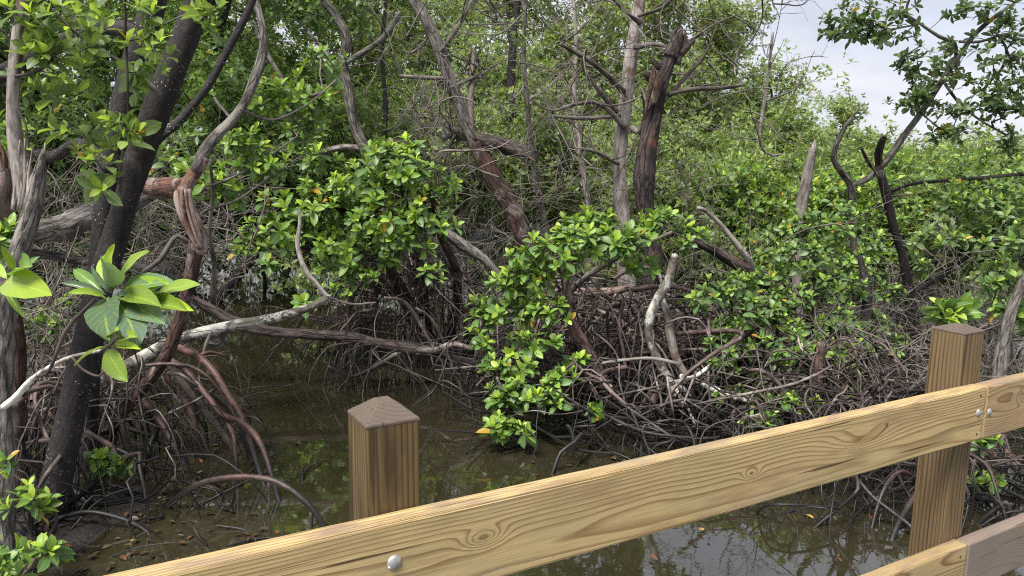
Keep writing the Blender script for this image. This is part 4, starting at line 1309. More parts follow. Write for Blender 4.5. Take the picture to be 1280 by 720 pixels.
def centre_bush():
    rng = RNG(18)
    base = G(752, 488)
    Y = base[1]
    t = thing('mangrove_bush', 'bright bush with peeling pinkish stem trailing to the water over the root tangle', 'bush', base)
    sk = []
    for pts, mt in (([(758, 490, 20), (746, 462, 18), (728, 430, 17), (712, 398, 15), (708, 360, 11), (700, 325, 8)], 'pink_bark'), ([(708, 370, 8), (735, 345, 7), (780, 318, 6), (840, 290, 4)], 'twig_bark'), ([(735, 350, 5), (715, 330, 5), (700, 318, 4)], 'twig_bark'), ([(714, 400, 7), (680, 395, 6), (650, 380, 5), (625, 380, 4)], 'twig_bark'), ([(745, 470, 6), (700, 470, 6), (665, 490, 5), (640, 515, 4), (630, 540, 3)], 'twig_bark'), ([(700, 360, 5), (680, 330, 4), (665, 310, 4)], 'twig_bark')):
        q, r = path(pts, Y if sk else Y - .45, Y - .75)
        limb(t, 'trunk' if not sk else 'branch', q, r, mt, 10, .04, .1, .01, rng, base); sk.append(q)
    Yb = Y - .75
    foliage(t, base, [C(660, 345, Yb, 40, 28, 22), C(720, 295, Yb, 46, 22, 22), C(690, 320, Yb, 45, 24, 18), C(640, 385, Yb, 38, 22, 18), C(775, 300, Yb + .1, 46, 22, 20), C(830, 280, Yb + .2, 36, 18, 13), C(865, 300, Yb + .2, 22, 16, 7), C(690, 385, Yb - .1, 36, 18, 10), C(652, 458, Yb - .35, 26, 12, 7), C(625, 505, Yb - .55, 18, 14, 6), C(700, 475, Yb - .4, 22, 12, 5), C(600, 425, Yb - .1, 16, 12, 4), C(660, 430, Yb - .2, 34, 14, 8), C(720, 450, Yb - .1, 20, 9, 4), C(645, 490, Yb - .5, 30, 16, 12), C(690, 500, Yb - .5, 26, 14, 7), C(625, 535, Yb - .7, 24, 16, 10), C(655, 540, Yb - .7, 20, 10, 4), C(745, 275, Yb + .1, 34, 14, 9), C(612, 455, Yb - .2, 12, 8, 3), C(745, 512, Yb - .6, 10, 6, 2), C(610, 395, Yb, 14, 12, 4), C(800, 330, Yb + .2, 26, 12, 6)],
            sk, rng, .105, 'leaf_bright', 'near', 300, 5, 9, r0=.002, axis_bias=(0, -.25, .2))
    root_set(t, base, (base[0] + .1, base[1] + .1), rng, 50, 172, (.35, 1.0), (.4, 1.6), (.009, .018), mat='root_bark')
    root_set(t, base, (base[0] + .5, base[1] - .8), rng, 26, 70, (.10, .36), (.3, 1.3), (.008, .015), mat='tangle_bark')


def lichen_snag():
    rng = RNG(19)
    base = G(832, 478)
    Y = base[1] - .95
    t = thing('dead_tree', 'white lichen crusted crooked stem leaning in the root tangle', 'tree', base)
    for i, pts in enumerate(([(868, 505, 9), (856, 490, 12), (838, 475, 14), (822, 450, 15), (812, 425, 14), (812, 400, 15), (822, 375, 15), (834, 355, 14), (840, 335, 13), (844, 318, 10)], [(858, 470, 12), (846, 450, 15), (838, 420, 15), (834, 395, 13), (828, 375, 10)], [(822, 380, 7), (826, 355, 6), (822, 335, 4)])):
        q, r = path(pts, Y, Y - .1 + .15 * i); r = r * .78
        limb(t, 'trunk' if i == 0 else 'branch', q, r, 'lichen_bark' if i != 1 else 'pale_bark', 11, .03, .1, .015, rng, base)
    for pts, mt in (([(838, 478, 12), (850, 500, 13), (862, 520, 12), (870, 545, 10)], 'lichen_bark'), ([(830, 480, 12), (818, 500, 12), (808, 530, 11), (790, 560, 9)], 'red_bark'), ([(850, 470, 9), (880, 480, 11), (905, 492, 12), (935, 500, 10)], 'lichen_bark'), ([(836, 480, 11), (838, 510, 11), (832, 540, 10), (835, 570, 8)], 'red_bark'), ([(745, 455, 5), (780, 450, 6), (815, 448, 6), (850, 455, 6)], 'pale_bark'), ([(890, 455, 6), (870, 470, 7), (845, 478, 9)], 'lichen_bark')):
        q, r = path(pts, Y - .1, Y - .4); r = r * .75
        limb(t, 'prop_root', q, r, mt, 9, .03, .08, .01, rng, base)
    root_set(t, base, (base[0], base[1] - .1), rng, 24, 40, (.15, .45), (.3, 1.2), (.009, .016), mat='tangle_bark')


def standing_stems():
    rng = RNG(20)
    # tall broken snag
    base = G(830, 452)
    Y = base[1]
    t = thing('dead_tree', 'tall dark rotten snag snapped off jaggedly at its top', 'tree', base)
    q, r = path([(832, 470, 44), (828, 440, 34), (820, 400, 26), (816, 360, 26), (817, 320, 26), (812, 285, 24), (806, 255, 24), (805, 220, 31), (810, 180, 28), (818, 140, 22), (826, 105, 21), (836, 75, 20), (846, 52, 16)], Y, Y)
    limb(t, 'trunk', q, r * .88, 'snag_bark', 22, .05, .09, .02, rng, base)
    for pts in ([(838, 70, 20), (846, 52, 15), (852, 36, 4)], [(848, 66, 14), (858, 58, 9), (868, 48, 4)], [(826, 105, 22), (814, 96, 16), (806, 92, 6)], [(832, 80, 12), (822, 82, 8), (816, 74, 3)], [(846, 80, 12), (856, 52, 6), (856, 40, 2)]):
        q, r = path(pts, Y, Y - .05)
        limb(t, 'broken_top', q, r, 'snag_bark', 9, .03, .18, .03, rng, base)
    for k in range(6):
        x = 813 + k * 2.2
        q, r = path([(x + 4, 82 + 3 * k, 3), (x + 2, 104, 7), (x - 4, 128, 5), (x - 8, 150 - 5 * k, 2)], Y - .125, Y - .125)
        limb(t, 'rotten_splinter', q, r, 'red_bark', 7, .03, .3, .06, rng, base)
    for pts in ([(836, 118, 7), (862, 112, 6), (900, 110, 5), (930, 106, 3)], [(836, 120, 6), (858, 95, 5), (880, 70, 3), (895, 35, 2)]):
        q, r = path(pts, Y, Y + .2)
        limb(t, 'branch', q, r, 'dark_twig', 7, .06, .08, 0, rng, base)
    root_set(t, base, (base[0], base[1]), rng, 14, 52, (.3, .8), (.3, 1.2), (.012, .02), mat='tangle_bark')

    # pale bare trunk next to the snag
    base = G(790, 424)
    Y = base[1]
    t = thing('dead_tree', 'slender pale bare trunk standing close beside the dark snag', 'tree', base)
    q, r = path([(792, 430, 30), (788, 400, 24), (784, 350, 22), (780, 300, 21), (777, 262, 18), (774, 220, 16), (776, 170, 17), (784, 110, 17), (790, 65, 16), (797, 20, 15), (804, -30, 13), (812, -120, 11), (816, -220, 7)], Y, Y)
    limb(t, 'trunk', q, r, 'pale_bark', 14, .05, .06, .01, rng, base)
    mb = MB()
    sk = []
    for pts in ([(780, 115, 8), (760, 95, 7), (735, 75, 6), (700, 55, 4)], [(772, 140, 6), (750, 115, 6), (730, 85, 5), (733, 60, 4)], [(782, 160, 7), (750, 130, 6), (720, 130, 5), (690, 138, 3), (662, 124, 2)], [(775, 145, 5), (730, 148, 5), (690, 145, 4)], [(793, 60, 6), (820, 55, 5), (845, 60, 4), (880, 40, 3)], [(800, 30, 5), (775, 8, 4), (750, -20, 3)], [(798, 20, 4), (830, 8, 4), (850, -15, 3)], [(790, 160, 8), (800, 165, 7), (806, 140, 5), (802, 110, 3)], [(773, 205, 6), (745, 190, 5), (720, 185, 3)]):
        q, r = path(pts, Y - .1, Y - .6)
        limb(t, 'branch', q, r, 'twig_bark', 7, .05, .08, 0, rng, base); sk.append(q)
    st = []
    for q in sk:
        for k in range(1, len(q)):
            st += [(q[k], (rng.normal(), rng.normal() * .5, rng.normal()))] * 2
    bare_twigs(mb, st, rng, .75, .008, 2, .05, .45, 4)
    mb.build('twigs', M['twig_bark'], t, 'stuff', base)
    root_set(t, base, (base[0], base[1]), rng, 10, 45, (.3, .8), (.3, 1.2), (.012, .02), mat='tangle_bark')

    # red-brown leaning trunk with torn crotch
    base = G(690, 418)
    Y = base[1]
    t = thing('mangrove_tree', 'red brown leaning trunk with torn bark at a fork, grey above', 'tree', base)
    q, r = path([(700, 420, 20), (690, 380, 19), (672, 330, 20), (655, 298, 21), (640, 265, 21), (622, 235, 22), (606, 205, 23), (596, 178, 21)], Y, Y)
    limb(t, 'trunk', q, r, 'red_bark', 14, .05, .12, .02, rng, base, label='red brown lower trunk with flaking bark')
    q, r = path([(600, 190, 18), (584, 160, 15), (576, 135, 15), (565, 108, 15), (556, 82, 15), (546, 55, 15), (532, 25, 15), (515, -5, 14), (500, -60, 12), (495, -160, 9)], Y, Y + .2)
    limb(t, 'trunk', q, r, 'grey_bark', 12, .05, .08, .01, rng, base, label='grey upper trunk leaning left')
    q, r = path([(594, 172, 12), (610, 178, 15), (630, 184, 14), (650, 190, 15), (658, 196, 8)], Y, Y - .2)
    limb(t, 'broken_stub', q, r, 'snag_bark', 12, .03, .28, .08, rng, base, jag=6)
    sk = []
    for pts in ([(590, 170, 9), (588, 130, 9), (590, 95, 7), (592, 60, 4)], [(572, 165, 7), (555, 155, 6), (532, 145, 4)], [(556, 172, 8), (566, 168, 9), (580, 172, 10)], [(560, 98, 5), (530, 97, 5), (500, 95, 4)], [(550, 65, 5), (575, 30, 5), (590, 0, 4)], [(562, 110, 4), (590, 98, 4), (605, 96, 3)]):
        q, r = path(pts, Y, Y + .3)
        limb(t, 'branch', q, r, 'twig_bark', 7, .06, .08, 0, rng, base); sk.append(q)
    mb = MB()
    st = []
    for q in sk + [path([(600, 190, 1), (650, 290, 1)], Y, Y)[0], path([(596, 180, 1), (650, 190, 1)], Y, Y)[0]]:
        for k in range(len(q)):
            st += [(q[k], (rng.normal(), rng.normal() * .5, rng.normal() - .2))] * 4
    bare_twigs(mb, st, rng, .7, .007, 2, -.05, .5, 4)
    mb.build('twigs', M['twig_bark'], t, 'stuff', base)
    foliage(t, base, [C(560, -40, Y + .3, 90, 50, 24), C(600, 40, Y + .6, 60, 30, 12)], sk, rng, .085, 'leaf_far', 'near', 0, 5, 8, r0=.002)
    root_set(t, base, (base[0], base[1]), rng, 12, 45, (.3, .9), (.3, 1.3), (.012, .02), mat='tangle_bark')

    # slim grey crooked trunks further left
    base = G(500, 392)
    Y = base[1]
    t = thing('mangrove_tree', 'slim crooked grey trunk rising behind the overhanging bush', 'tree', base)
    q, r = path([(515, 395, 14), (490, 300, 13), (475, 230, 13), (458, 190, 14), (443, 155, 13), (436, 115, 13), (428, 80, 13), (434, 50, 12), (420, 20, 11), (400, -10, 10), (380, -90, 8)], Y, Y)
    limb(t, 'trunk', q, r, 'grey_bark', 11, .06, .08, .01, rng, base)
    sk = []
    for pts in ([(452, 182, 9), (480, 178, 9), (510, 180, 7)], [(455, 186, 9), (430, 184, 8), (400, 190, 7)], [(430, 80, 8), (470, 55, 6), (485, 40, 10), (500, 15, 6)], [(436, 120, 6), (410, 70, 5), (385, 40, 4)], [(560, 330, 13), (600, 320, 10), (540, 285, 11), (515, 270, 9)][2:]):
        q, r = path(pts, Y, Y + .2)
        limb(t, 'branch', q, r, 'red_bark' if len(sk) == 0 else 'grey_bark', 8, .05, .1, .01, rng, base); sk.append(q)
    foliage(t, base, [C(440, 10, Y + .3, 70, 40, 20), C(380, 20, Y + .5, 60, 40, 18), C(420, -60, Y, 90, 60, 22), C(410, 120, Y + .4, 40, 30, 10)], sk + [q], rng, .09, 'leaf_green', 'near', 0, 5, 8, r0=.002)

    # leaning dead limb right of the overhanging bush
    t = thing('fallen_branch', 'grey leaning limb sloping down right behind the bush', 'branch', P(570, 300, 7.6))
    base = np.array(t.location)
    q, r = path([(530, 270, 10), (555, 290, 13), (580, 308, 14), (605, 324, 11), (625, 345, 8)], 7.6, 7.4)
    limb(t, 'branch', q, r, 'grey_bark', 10, .05, .1, .01, rng, base)
    t = thing('fallen_log', 'short broken log with bare orange wood beside the pale trunk', 'log', P(745, 364, 7.0))
    base = np.array(t.location)
    q, r = path([(720, 364, 11), (740, 366, 12), (765, 364, 10), (785, 360, 7)], 6.9, 7.1)
    limb(t, 'log', q, r, 'heart_wood', 10, .04, .12, .02, rng, base, jag=4)
    t = thing('fallen_branch', 'spotted dead limb sloping down right with a broken end', 'branch', P(910, 330, 6.6))
    base = np.array(t.location)
    q, r = path([(860, 298, 9), (880, 306, 13), (905, 320, 14), (930, 335, 16), (950, 348, 17), (968, 358, 13), (985, 366, 9)], 6.5, 6.8)
    limb(t, 'branch', q, r, 'snag_bark', 11, .04, .1, .015, rng, base)
    q, r = path([(872, 260, 5), (882, 263, 6), (900, 280, 6), (918, 302, 7), (936, 326, 9), (942, 340, 9)], 6.5, 6.7)
    limb(t, 'branch', q, r, 'pale_bark', 9, .04, .1, .015, rng, base)
    # grey stub and curved dead stem on the right
    base = G(1002, 440)
    Y = base[1]
    t = thing('dead_tree', 'short grey dead stub standing in the bright thicket', 'tree', base)
    q, r = path([(1000, 445, 15), (996, 380, 16), (998, 300, 16), (1003, 250, 17), (1010, 215, 15), (1016, 186, 13)], Y, Y)
    limb(t, 'trunk', q, r * .78, 'pale_bark', 14, .03, .10, .04, rng, base, jag=7)
    base = G(1022, 520)
    Y = base[1]
    t = thing('dead_tree', 'thin pinkish broken stem standing on splayed roots', 'tree', base)
    q, r = path([(1016, 525, 16), (1020, 495, 14), (1023, 460, 11), (1027, 428, 11)], Y - .5, Y - .5)
    limb(t, 'trunk', q, r, 'pink_bark', 11, .03, .06, .01, rng, base, jag=4)
    for pts in ([(1020, 480, 6), (1000, 470, 6), (985, 490, 6), (960, 512, 5)], [(1018, 500, 7), (1040, 505, 7), (1070, 525, 6)], [(1016, 505, 7), (990, 515, 7), (960, 530, 6)]):
        q, r = path(pts, Y - .1, Y - .4)
        limb(t, 'prop_root', q, r, 'tangle_bark', 8, .03, .08, 0, rng, base)
    root_set(t, base, (base[0], base[1]), rng, 20, 82, (.25, .6), (.3, 1.2), (.008, .014), mat='root_bark')


def slim_poles():
    rng = RNG(34)
    for lab, pts, Y, mt in (
        ('slim pale pole like stem left of the pale bare trunk', [(748, 420, 8), (742, 300, 7), (728, 210, 7), (718, 130, 6), (720, 40, 5), (712, -40, 4)], 9.4, 'pale_bark'),
        ('thin grey stem between red brown trunk and pale trunk', [(708, 420, 8), (694, 330, 8), (672, 235, 7), (661, 150, 6), (655, 60, 5), (660, -30, 4)], 9.8, 'grey_bark'),
        ('straight dark trunk far behind between the leaning and pale trunks', [(640, 400, 13), (638, 300, 13), (636, 200, 12), (639, 90, 11), (646, 10, 9), (650, -60, 8)], 12.0, 'dark_bark'),
        ('thin pale stem far behind right of the snag', [(922, 330, 7), (932, 280, 6), (944, 200, 5), (958, 110, 4), (966, 40, 3)], 11.5, 'pale_bark'),
        ('thin dark stem beside the slim crooked trunk', [(468, 330, 8), (470, 240, 7), (482, 150, 6), (478, 60, 5), (486, -30, 4)], 10.5, 'dark_bark'),
    ):
        q, r = path(pts, Y, Y)
        b = np.array([q[0][0], q[0][1], gz(q[0][0], q[0][1]) - .05])
        q = np.vstack([b, q]); r = np.concatenate([[r[0] * 1.2], r])
        t = thing('dead_tree', lab, 'tree', b)
        limb(t, 'trunk', q, r, mt, 9, .08, .07, .015, rng, b)
        mb = MB(); st = []
        for k in range(2, len(q)):
            st += [(q[k] * f + q[k - 1] * (1 - f), (rng.normal(), rng.normal() * .5, rng.normal() * .6 + .2)) for f in (.3, .8)] * 2
        bare_twigs(mb, st, rng, .8, .010, 2, .05, .42, 4)
        mb.build('twigs', M['twig_bark'], t, 'stuff', b)


def forked_tree():
    rng = RNG(31)
    base = G(1140, 462)
    Y = base[1]
    t = thing('mangrove_tree', 'dark forked tree holding a dark leafy canopy up against the open sky', 'tree', base)
    sk = []
    lst = [('trunk', [(1142, 470, 18), (1139, 420, 15), (1138, 372, 16), (1128, 320, 12), (1116, 280, 12), (1108, 245, 13), (1100, 215, 12)], 'dark_bark'),
           ('branch', [(1100, 216, 11), (1098, 195, 11), (1102, 180, 10), (1105, 173, 8)], 'snag_bark'),
           ('branch', [(1066, 232, 7), (1080, 226, 9), (1095, 216, 9), (1112, 196, 10), (1130, 170, 9), (1145, 150, 9), (1160, 128, 9), (1178, 100, 8), (1199, 70, 7), (1214, 48, 7), (1232, 30, 6), (1265, 5, 5)], 'grey_bark'),
           ('branch', [(1070, 380, 12), (1068, 320, 10), (1066, 270, 10), (1064, 234, 10), (1052, 216, 9), (1042, 198, 9), (1046, 178, 8), (1058, 156, 6), (1074, 136, 2)], 'grey_bark'),
           ('branch', [(1140, 366, 9), (1165, 352, 8), (1190, 336, 8), (1215, 318, 7), (1245, 303, 6), (1285, 290, 5)], 'dark_bark'),
           ('branch', [(1190, 336, 6), (1200, 318, 5), (1220, 308, 5), (1250, 302, 4)], 'dark_bark'),
           ('branch', [(1112, 240, 6), (1140, 230, 5), (1180, 226, 5), (1230, 222, 5), (1290, 216, 5)], 'dark_bark'),
           ('branch', [(1105, 222, 6), (1088, 206, 6), (1077, 186, 4)], 'snag_bark'),
           ('branch', [(1195, 74, 5), (1193, 54, 5), (1175, 46, 5), (1148, 28, 4), (1133, 15, 4), (1140, -10, 3)], 'twig_bark'),
           ('branch', [(1225, 122, 4), (1235, 104, 4), (1252, 86, 4), (1258, 62, 4), (1245, 40, 3)], 'twig_bark'),
           ('branch', [(1199, 52, 4), (1225, 52, 4), (1262, 42, 4), (1300, 50, 4)], 'twig_bark'),
           ('branch', [(1148, 30, 3), (1110, 38, 3), (1085, 45, 2), (1050, 42, 2)], 'twig_bark'),
           ('branch', [(1178, 100, 4), (1200, 130, 4), (1225, 150, 3), (1260, 170, 3)], 'twig_bark')]
    for nm, pts, mt in lst:
        q, r = path(pts, Y, Y - .4)
        limb(t, nm, q, r * .84, mt, 11, .05, .09, .015, rng, base, jag=5 if mt == 'snag_bark' else 0)
        sk.append(q)
    Yb = Y - .4
    tips = [C(1055, 30, Yb, 32, 16, 20), C(1098, 46, Yb, 26, 12, 10), C(1080, 8, Yb, 40, 10, 10), C(1165, 82, Yb, 50, 30, 32), C(1110, 34, Yb, 44, 24, 18), C(1140, 122, Yb, 30, 18, 16), C(1210, 125, Yb, 60, 44, 48), C(1255, 60, Yb, 40, 50, 34), C(1275, 125, Yb, 36, 44, 26), C(1185, 165, Yb, 26, 12, 10), C(1262, 178, Yb, 14, 10, 5), C(1235, 12, Yb, 44, 14, 16), C(1120, 10, Yb, 20, 12, 5), C(1340, 70, Yb, 60, 90, 50), C(1200, -50, Yb, 110, 40, 40)]
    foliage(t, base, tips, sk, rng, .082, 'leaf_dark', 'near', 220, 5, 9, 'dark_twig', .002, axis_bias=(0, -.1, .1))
    tips2 = [C(1060, 275, Yb, 30, 26, 12), C(1190, 245, Yb, 44, 24, 17), C(1245, 262, Yb, 50, 34, 28), C(1165, 300, Yb, 26, 16, 6), C(1090, 300, Yb, 16, 18, 5), C(1210, 300, Yb, 44, 18, 16), C(1155, 338, Yb - .2, 14, 10, 3), C(1060, 330, Yb, 40, 20, 14)]
    tp, ax = clump_points(tips2, rng)
    mb = MB()
    twig_mesh(mb, skeleton(sk), tp, rng, .002, 4, .12)
    mb.build('twigs', M['dark_twig'], t, 'stuff', base)
    L = rosettes(tp, ax + np.array([0, -.25, .1]), .10, rng, 5, 9)
    o = np.argsort(np.linalg.norm(L['p'] - CAMP, axis=1))
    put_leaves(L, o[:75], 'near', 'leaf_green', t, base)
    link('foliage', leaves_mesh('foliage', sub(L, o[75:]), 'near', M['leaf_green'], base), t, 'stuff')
    root_set(t, base, (base[0], base[1]), rng, 12, 67, (.3, .9), (.3, 1.3), (.008, .015), mat='tangle_bark')


def right_bush():
    rng = RNG(32)
    base = G(985, 505)
    Y = base[1]
    t = thing('mangrove_bush', 'mid green bush in whorled leaves left of the dark forked tree', 'bush', base)
    sk = []
    for pts in ([(1082, 520, 16), (1080, 470, 15), (1082, 420, 15), (1084, 370, 11), (1075, 320, 7)], [(985, 505, 10), (980, 440, 8), (960, 400, 7), (940, 360, 5)], [(1000, 500, 8), (1010, 430, 7), (1020, 370, 6), (1010, 320, 4)], [(960, 510, 7), (920, 450, 6), (895, 420, 4), (905, 360, 3)]):
        q, r = path(pts, Y, Y + .2)
        limb(t, 'trunk' if not sk else 'branch', q, r, 'dark_bark', 10, .05, .08, 0, rng, base); sk.append(q)
    foliage(t, base, [C(915, 358, Y, 38, 16, 18), C(1000, 320, Y + .2, 46, 24, 22), C(965, 385, Y, 42, 20, 20), C(1035, 350, Y + .2, 36, 22, 18), C(905, 410, Y - .1, 26, 14, 9), C(1010, 415, Y - .1, 36, 16, 12), C(965, 465, Y - .2, 24, 12, 8), C(1050, 400, Y, 30, 18, 11), C(1065, 440, Y - .1, 22, 12, 7), C(930, 440, Y - .1, 26, 10, 5), C(960, 345, Y + .1, 36, 16, 13), C(1000, 280, Y + .4, 30, 16, 10), C(895, 480, Y - .3, 14, 8, 3), C(925, 425, Y - .3, 28, 14, 7), C(955, 480, Y - .5, 20, 12, 5), C(1045, 440, Y - .3, 24, 14, 6), C(1000, 455, Y - .4, 18, 12, 4), C(880, 375, Y - .2, 20, 16, 6), C(1090, 405, Y + .1, 26, 18, 9), C(1068, 365, Y + .1, 28, 16, 8), C(1112, 365, Y + .3, 20, 14, 5), C(935, 395, Y - .1, 30, 16, 9), C(900, 445, Y - .5, 30, 16, 8), C(985, 435, Y - .4, 34, 18, 10), C(1065, 475, Y - .4, 26, 16, 7), C(1110, 430, Y - .1, 24, 18, 7), C(940, 500, Y - .6, 26, 12, 6), C(1000, 375, Y, 30, 16, 8), C(1040, 290, Y + .3, 26, 16, 9)],
            sk, rng, .092, 'leaf_green', 'near', 290, 5, 9, 'dark_twig', .002, axis_bias=(0, -.25, .15))
    root_set(t, base, (base[0], base[1]), rng, 30, 112, (.25, .7), (.3, 1.3), (.008, .015), mat='root_bark')
    root_set(t, base, (base[0] + .2, base[1] - .9), rng, 30, 90, (.2, .55), (.3, 1.1), (.008, .014), mat='root_bark')


def right_root_tree():
    rng = RNG(33)
    base = G(1252, 590)
    Y = base[1]
    t = thing('mangrove_tree', 'stout reddish root and stem behind the rail joint at the right', 'tree', base)
    q, r = path([(1290, 330, 10), (1275, 360, 12), (1260, 400, 14), (1250, 450, 16), (1245, 510, 22)], Y + .45, Y + .15)
    limb(t, 'trunk', q, r, 'grey_bark', 13, .04, .09, .02, rng, base)
    q, r = path([(1246, 500, 22), (1243, 545, 30), (1246, 565, 34), (1258, 578, 30), (1276, 584, 25), (1300, 592, 22), (1330, 615, 20)], Y + .4, Y)
    limb(t, 'trunk', q, r, 'pink_bark', 16, .04, .08, .015, rng, base)
    for pts, Ya, Yb in (([(1200, 655, 6), (1222, 640, 9), (1250, 626, 10), (1275, 612, 10), (1300, 600, 10)], 4.2, 4.4), ([(1206, 675, 7), (1222, 655, 7), (1240, 640, 7), (1258, 628, 7), (1262, 640, 6), (1266, 670, 6)], 4.0, 3.9), ([(1210, 605, 5), (1232, 620, 6), (1252, 634, 6), (1262, 660, 6)], 4.3, 4.0), ([(1212, 622, 6), (1230, 622, 7), (1252, 632, 7), (1268, 650, 7), (1275, 690, 6)], 4.2, 4.0), ([(1220, 570, 5), (1214, 600, 5), (1222, 640, 5), (1224, 680, 5)], 4.3, 4.1), ([(1068, 594, 6), (1090, 620, 6), (1115, 640, 6), (1140, 660, 6), (1170, 700, 6)], 4.1, 3.7), ([(1150, 610, 9), (1132, 638, 9), (1118, 665, 8), (1108, 700, 8)], 4.0, 3.7), ([(1146, 598, 6), (1125, 590, 6), (1105, 612, 6), (1090, 660, 5), (1086, 700, 5)], 4.2, 3.8), ([(1146, 610, 7), (1120, 612, 7), (1100, 620, 6), (1070, 640, 6)], 4.2, 4.1), ([(1090, 590, 5), (1075, 610, 6), (1055, 635, 6), (1040, 650, 5)], 4.3, 4.2), ([(1120, 585, 5), (1128, 605, 5), (1140, 625, 5)], 4.3, 4.1)):
        q, r = path(pts, Ya, Yb)
        limb(t, 'prop_root', q, r, 'arch_bark', 9, .03, .06, .01, rng, base)
    root_set(t, base, (base[0] - .7, base[1] - .1), rng, 26, 127, (.15, .5), (.2, 1.0), (.006, .012), mat='root_bark', thin=(.003, .006))
    root_set(t, base, (base[0] - 1.3, base[1] + .0), rng, 24, 90, (.15, .5), (.2, .9), (.006, .012), mat='root_bark', thin=(.003, .006))
    root_set(t, base, (base[0] + .2, base[1] - .1), rng, 10, 60, (.2, .5), (.2, 1.0), (.008, .014), mat='root_bark', thin=(.003, .006))

# ------------------------------------------------------------------ forest behind


def forest_tree(label, px, Y, top, width, mat, seed, tips=240, low=.9, leaf=.085, bark='grey_bark', lean=0.0, group=None, cat_='tree', name='mangrove_tree', per=10, lo=4, hi=7, trunk_r=.07, limbs=5, kind='far', dens=1.0):
    rng = RNG(seed)
    b = P(px, 300, Y); b[2] = gz(b[0], b[1])
    t = thing(name, label, cat_, b, group)
    h = top - b[2]
    tp = b + np.array([lean * h, rng.normal(0, .3), h * .88])
    n = 5
    f = np.linspace(0, 1, n)[:, None]
    q = b * (1 - f) + tp * f
    q[1:-1] += rng.normal(0, .05 * h, (n - 2, 3)) * np.array([1, 1, .2])
    limb(t, 'trunk', q, np.linspace(trunk_r, trunk_r * .3, n), bark, 9, .12, .07, .01, rng, b)
    sk = [q]; clumps = []
    w = width / 2
    for k in range(limbs):
        fr = rng.uniform(.2, .85)
        p0 = b * (1 - fr) + tp * fr
        a = rng.uniform(0, 6.28) if k > 1 else (0 if k == 0 else math.pi)
        rr = w * rng.uniform(.5, .95) * (1.1 - .5 * fr)
        z1 = min(top * .97, p0[2] + rng.uniform(.1, .35) * h)
        p2 = np.array([p0[0] + rr * math.cos(a), p0[1] + rr * .8 * math.sin(a), z1])
        p1 = p0 * .5 + p2 * .5 + rng.normal(0, .06 * h, 3)
        ql = np.array([p0, p1, p2])
        limb(t, 'branch', ql, np.array([trunk_r * .5, trunk_r * .35, trunk_r * .15]), bark, 6, .15, .06, 0, rng, b)
        sk.append(ql)
        clumps.append((p2, w * rng.uniform(.3, .5)))
        clumps.append((p1, w * rng.uniform(.25, .4)))
    for k in range(int(4 + limbs)):
        z = b[2] + low + (h - low) * rng.uniform(.0, 1.0)
        rel = (z - b[2]) / h
        ww = w * (1.05 - .75 * max(0, rel - .35) / .65)
        a = rng.uniform(0, 6.28); rr = ww * rng.uniform(.2, .85)
        xc = b + (tp - b) * rel
        clumps.append((np.array([xc[0] + rr * math.cos(a), xc[1] + rr * .8 * math.sin(a), z]), w * rng.uniform(.26, .45)))
    clumps.append((np.array([tp[0], tp[1], top - w * .25]), w * .36))
    vol = np.array([c[1] ** 2 for c in clumps]); cnt = np.maximum(4, (tips * vol / vol.sum())).astype(int)
    cl = [(c, (r, r, r * .62), int(k)) for (c, r), k in zip(clumps, cnt)]
    foliage(t, b, cl, sk, rng, leaf, mat, kind, 0, lo, hi, 'dark_twig', .003, sides=3, step=.3, per_tip=per, jit=.15, min_z=b[2] + low * .5)
    return t


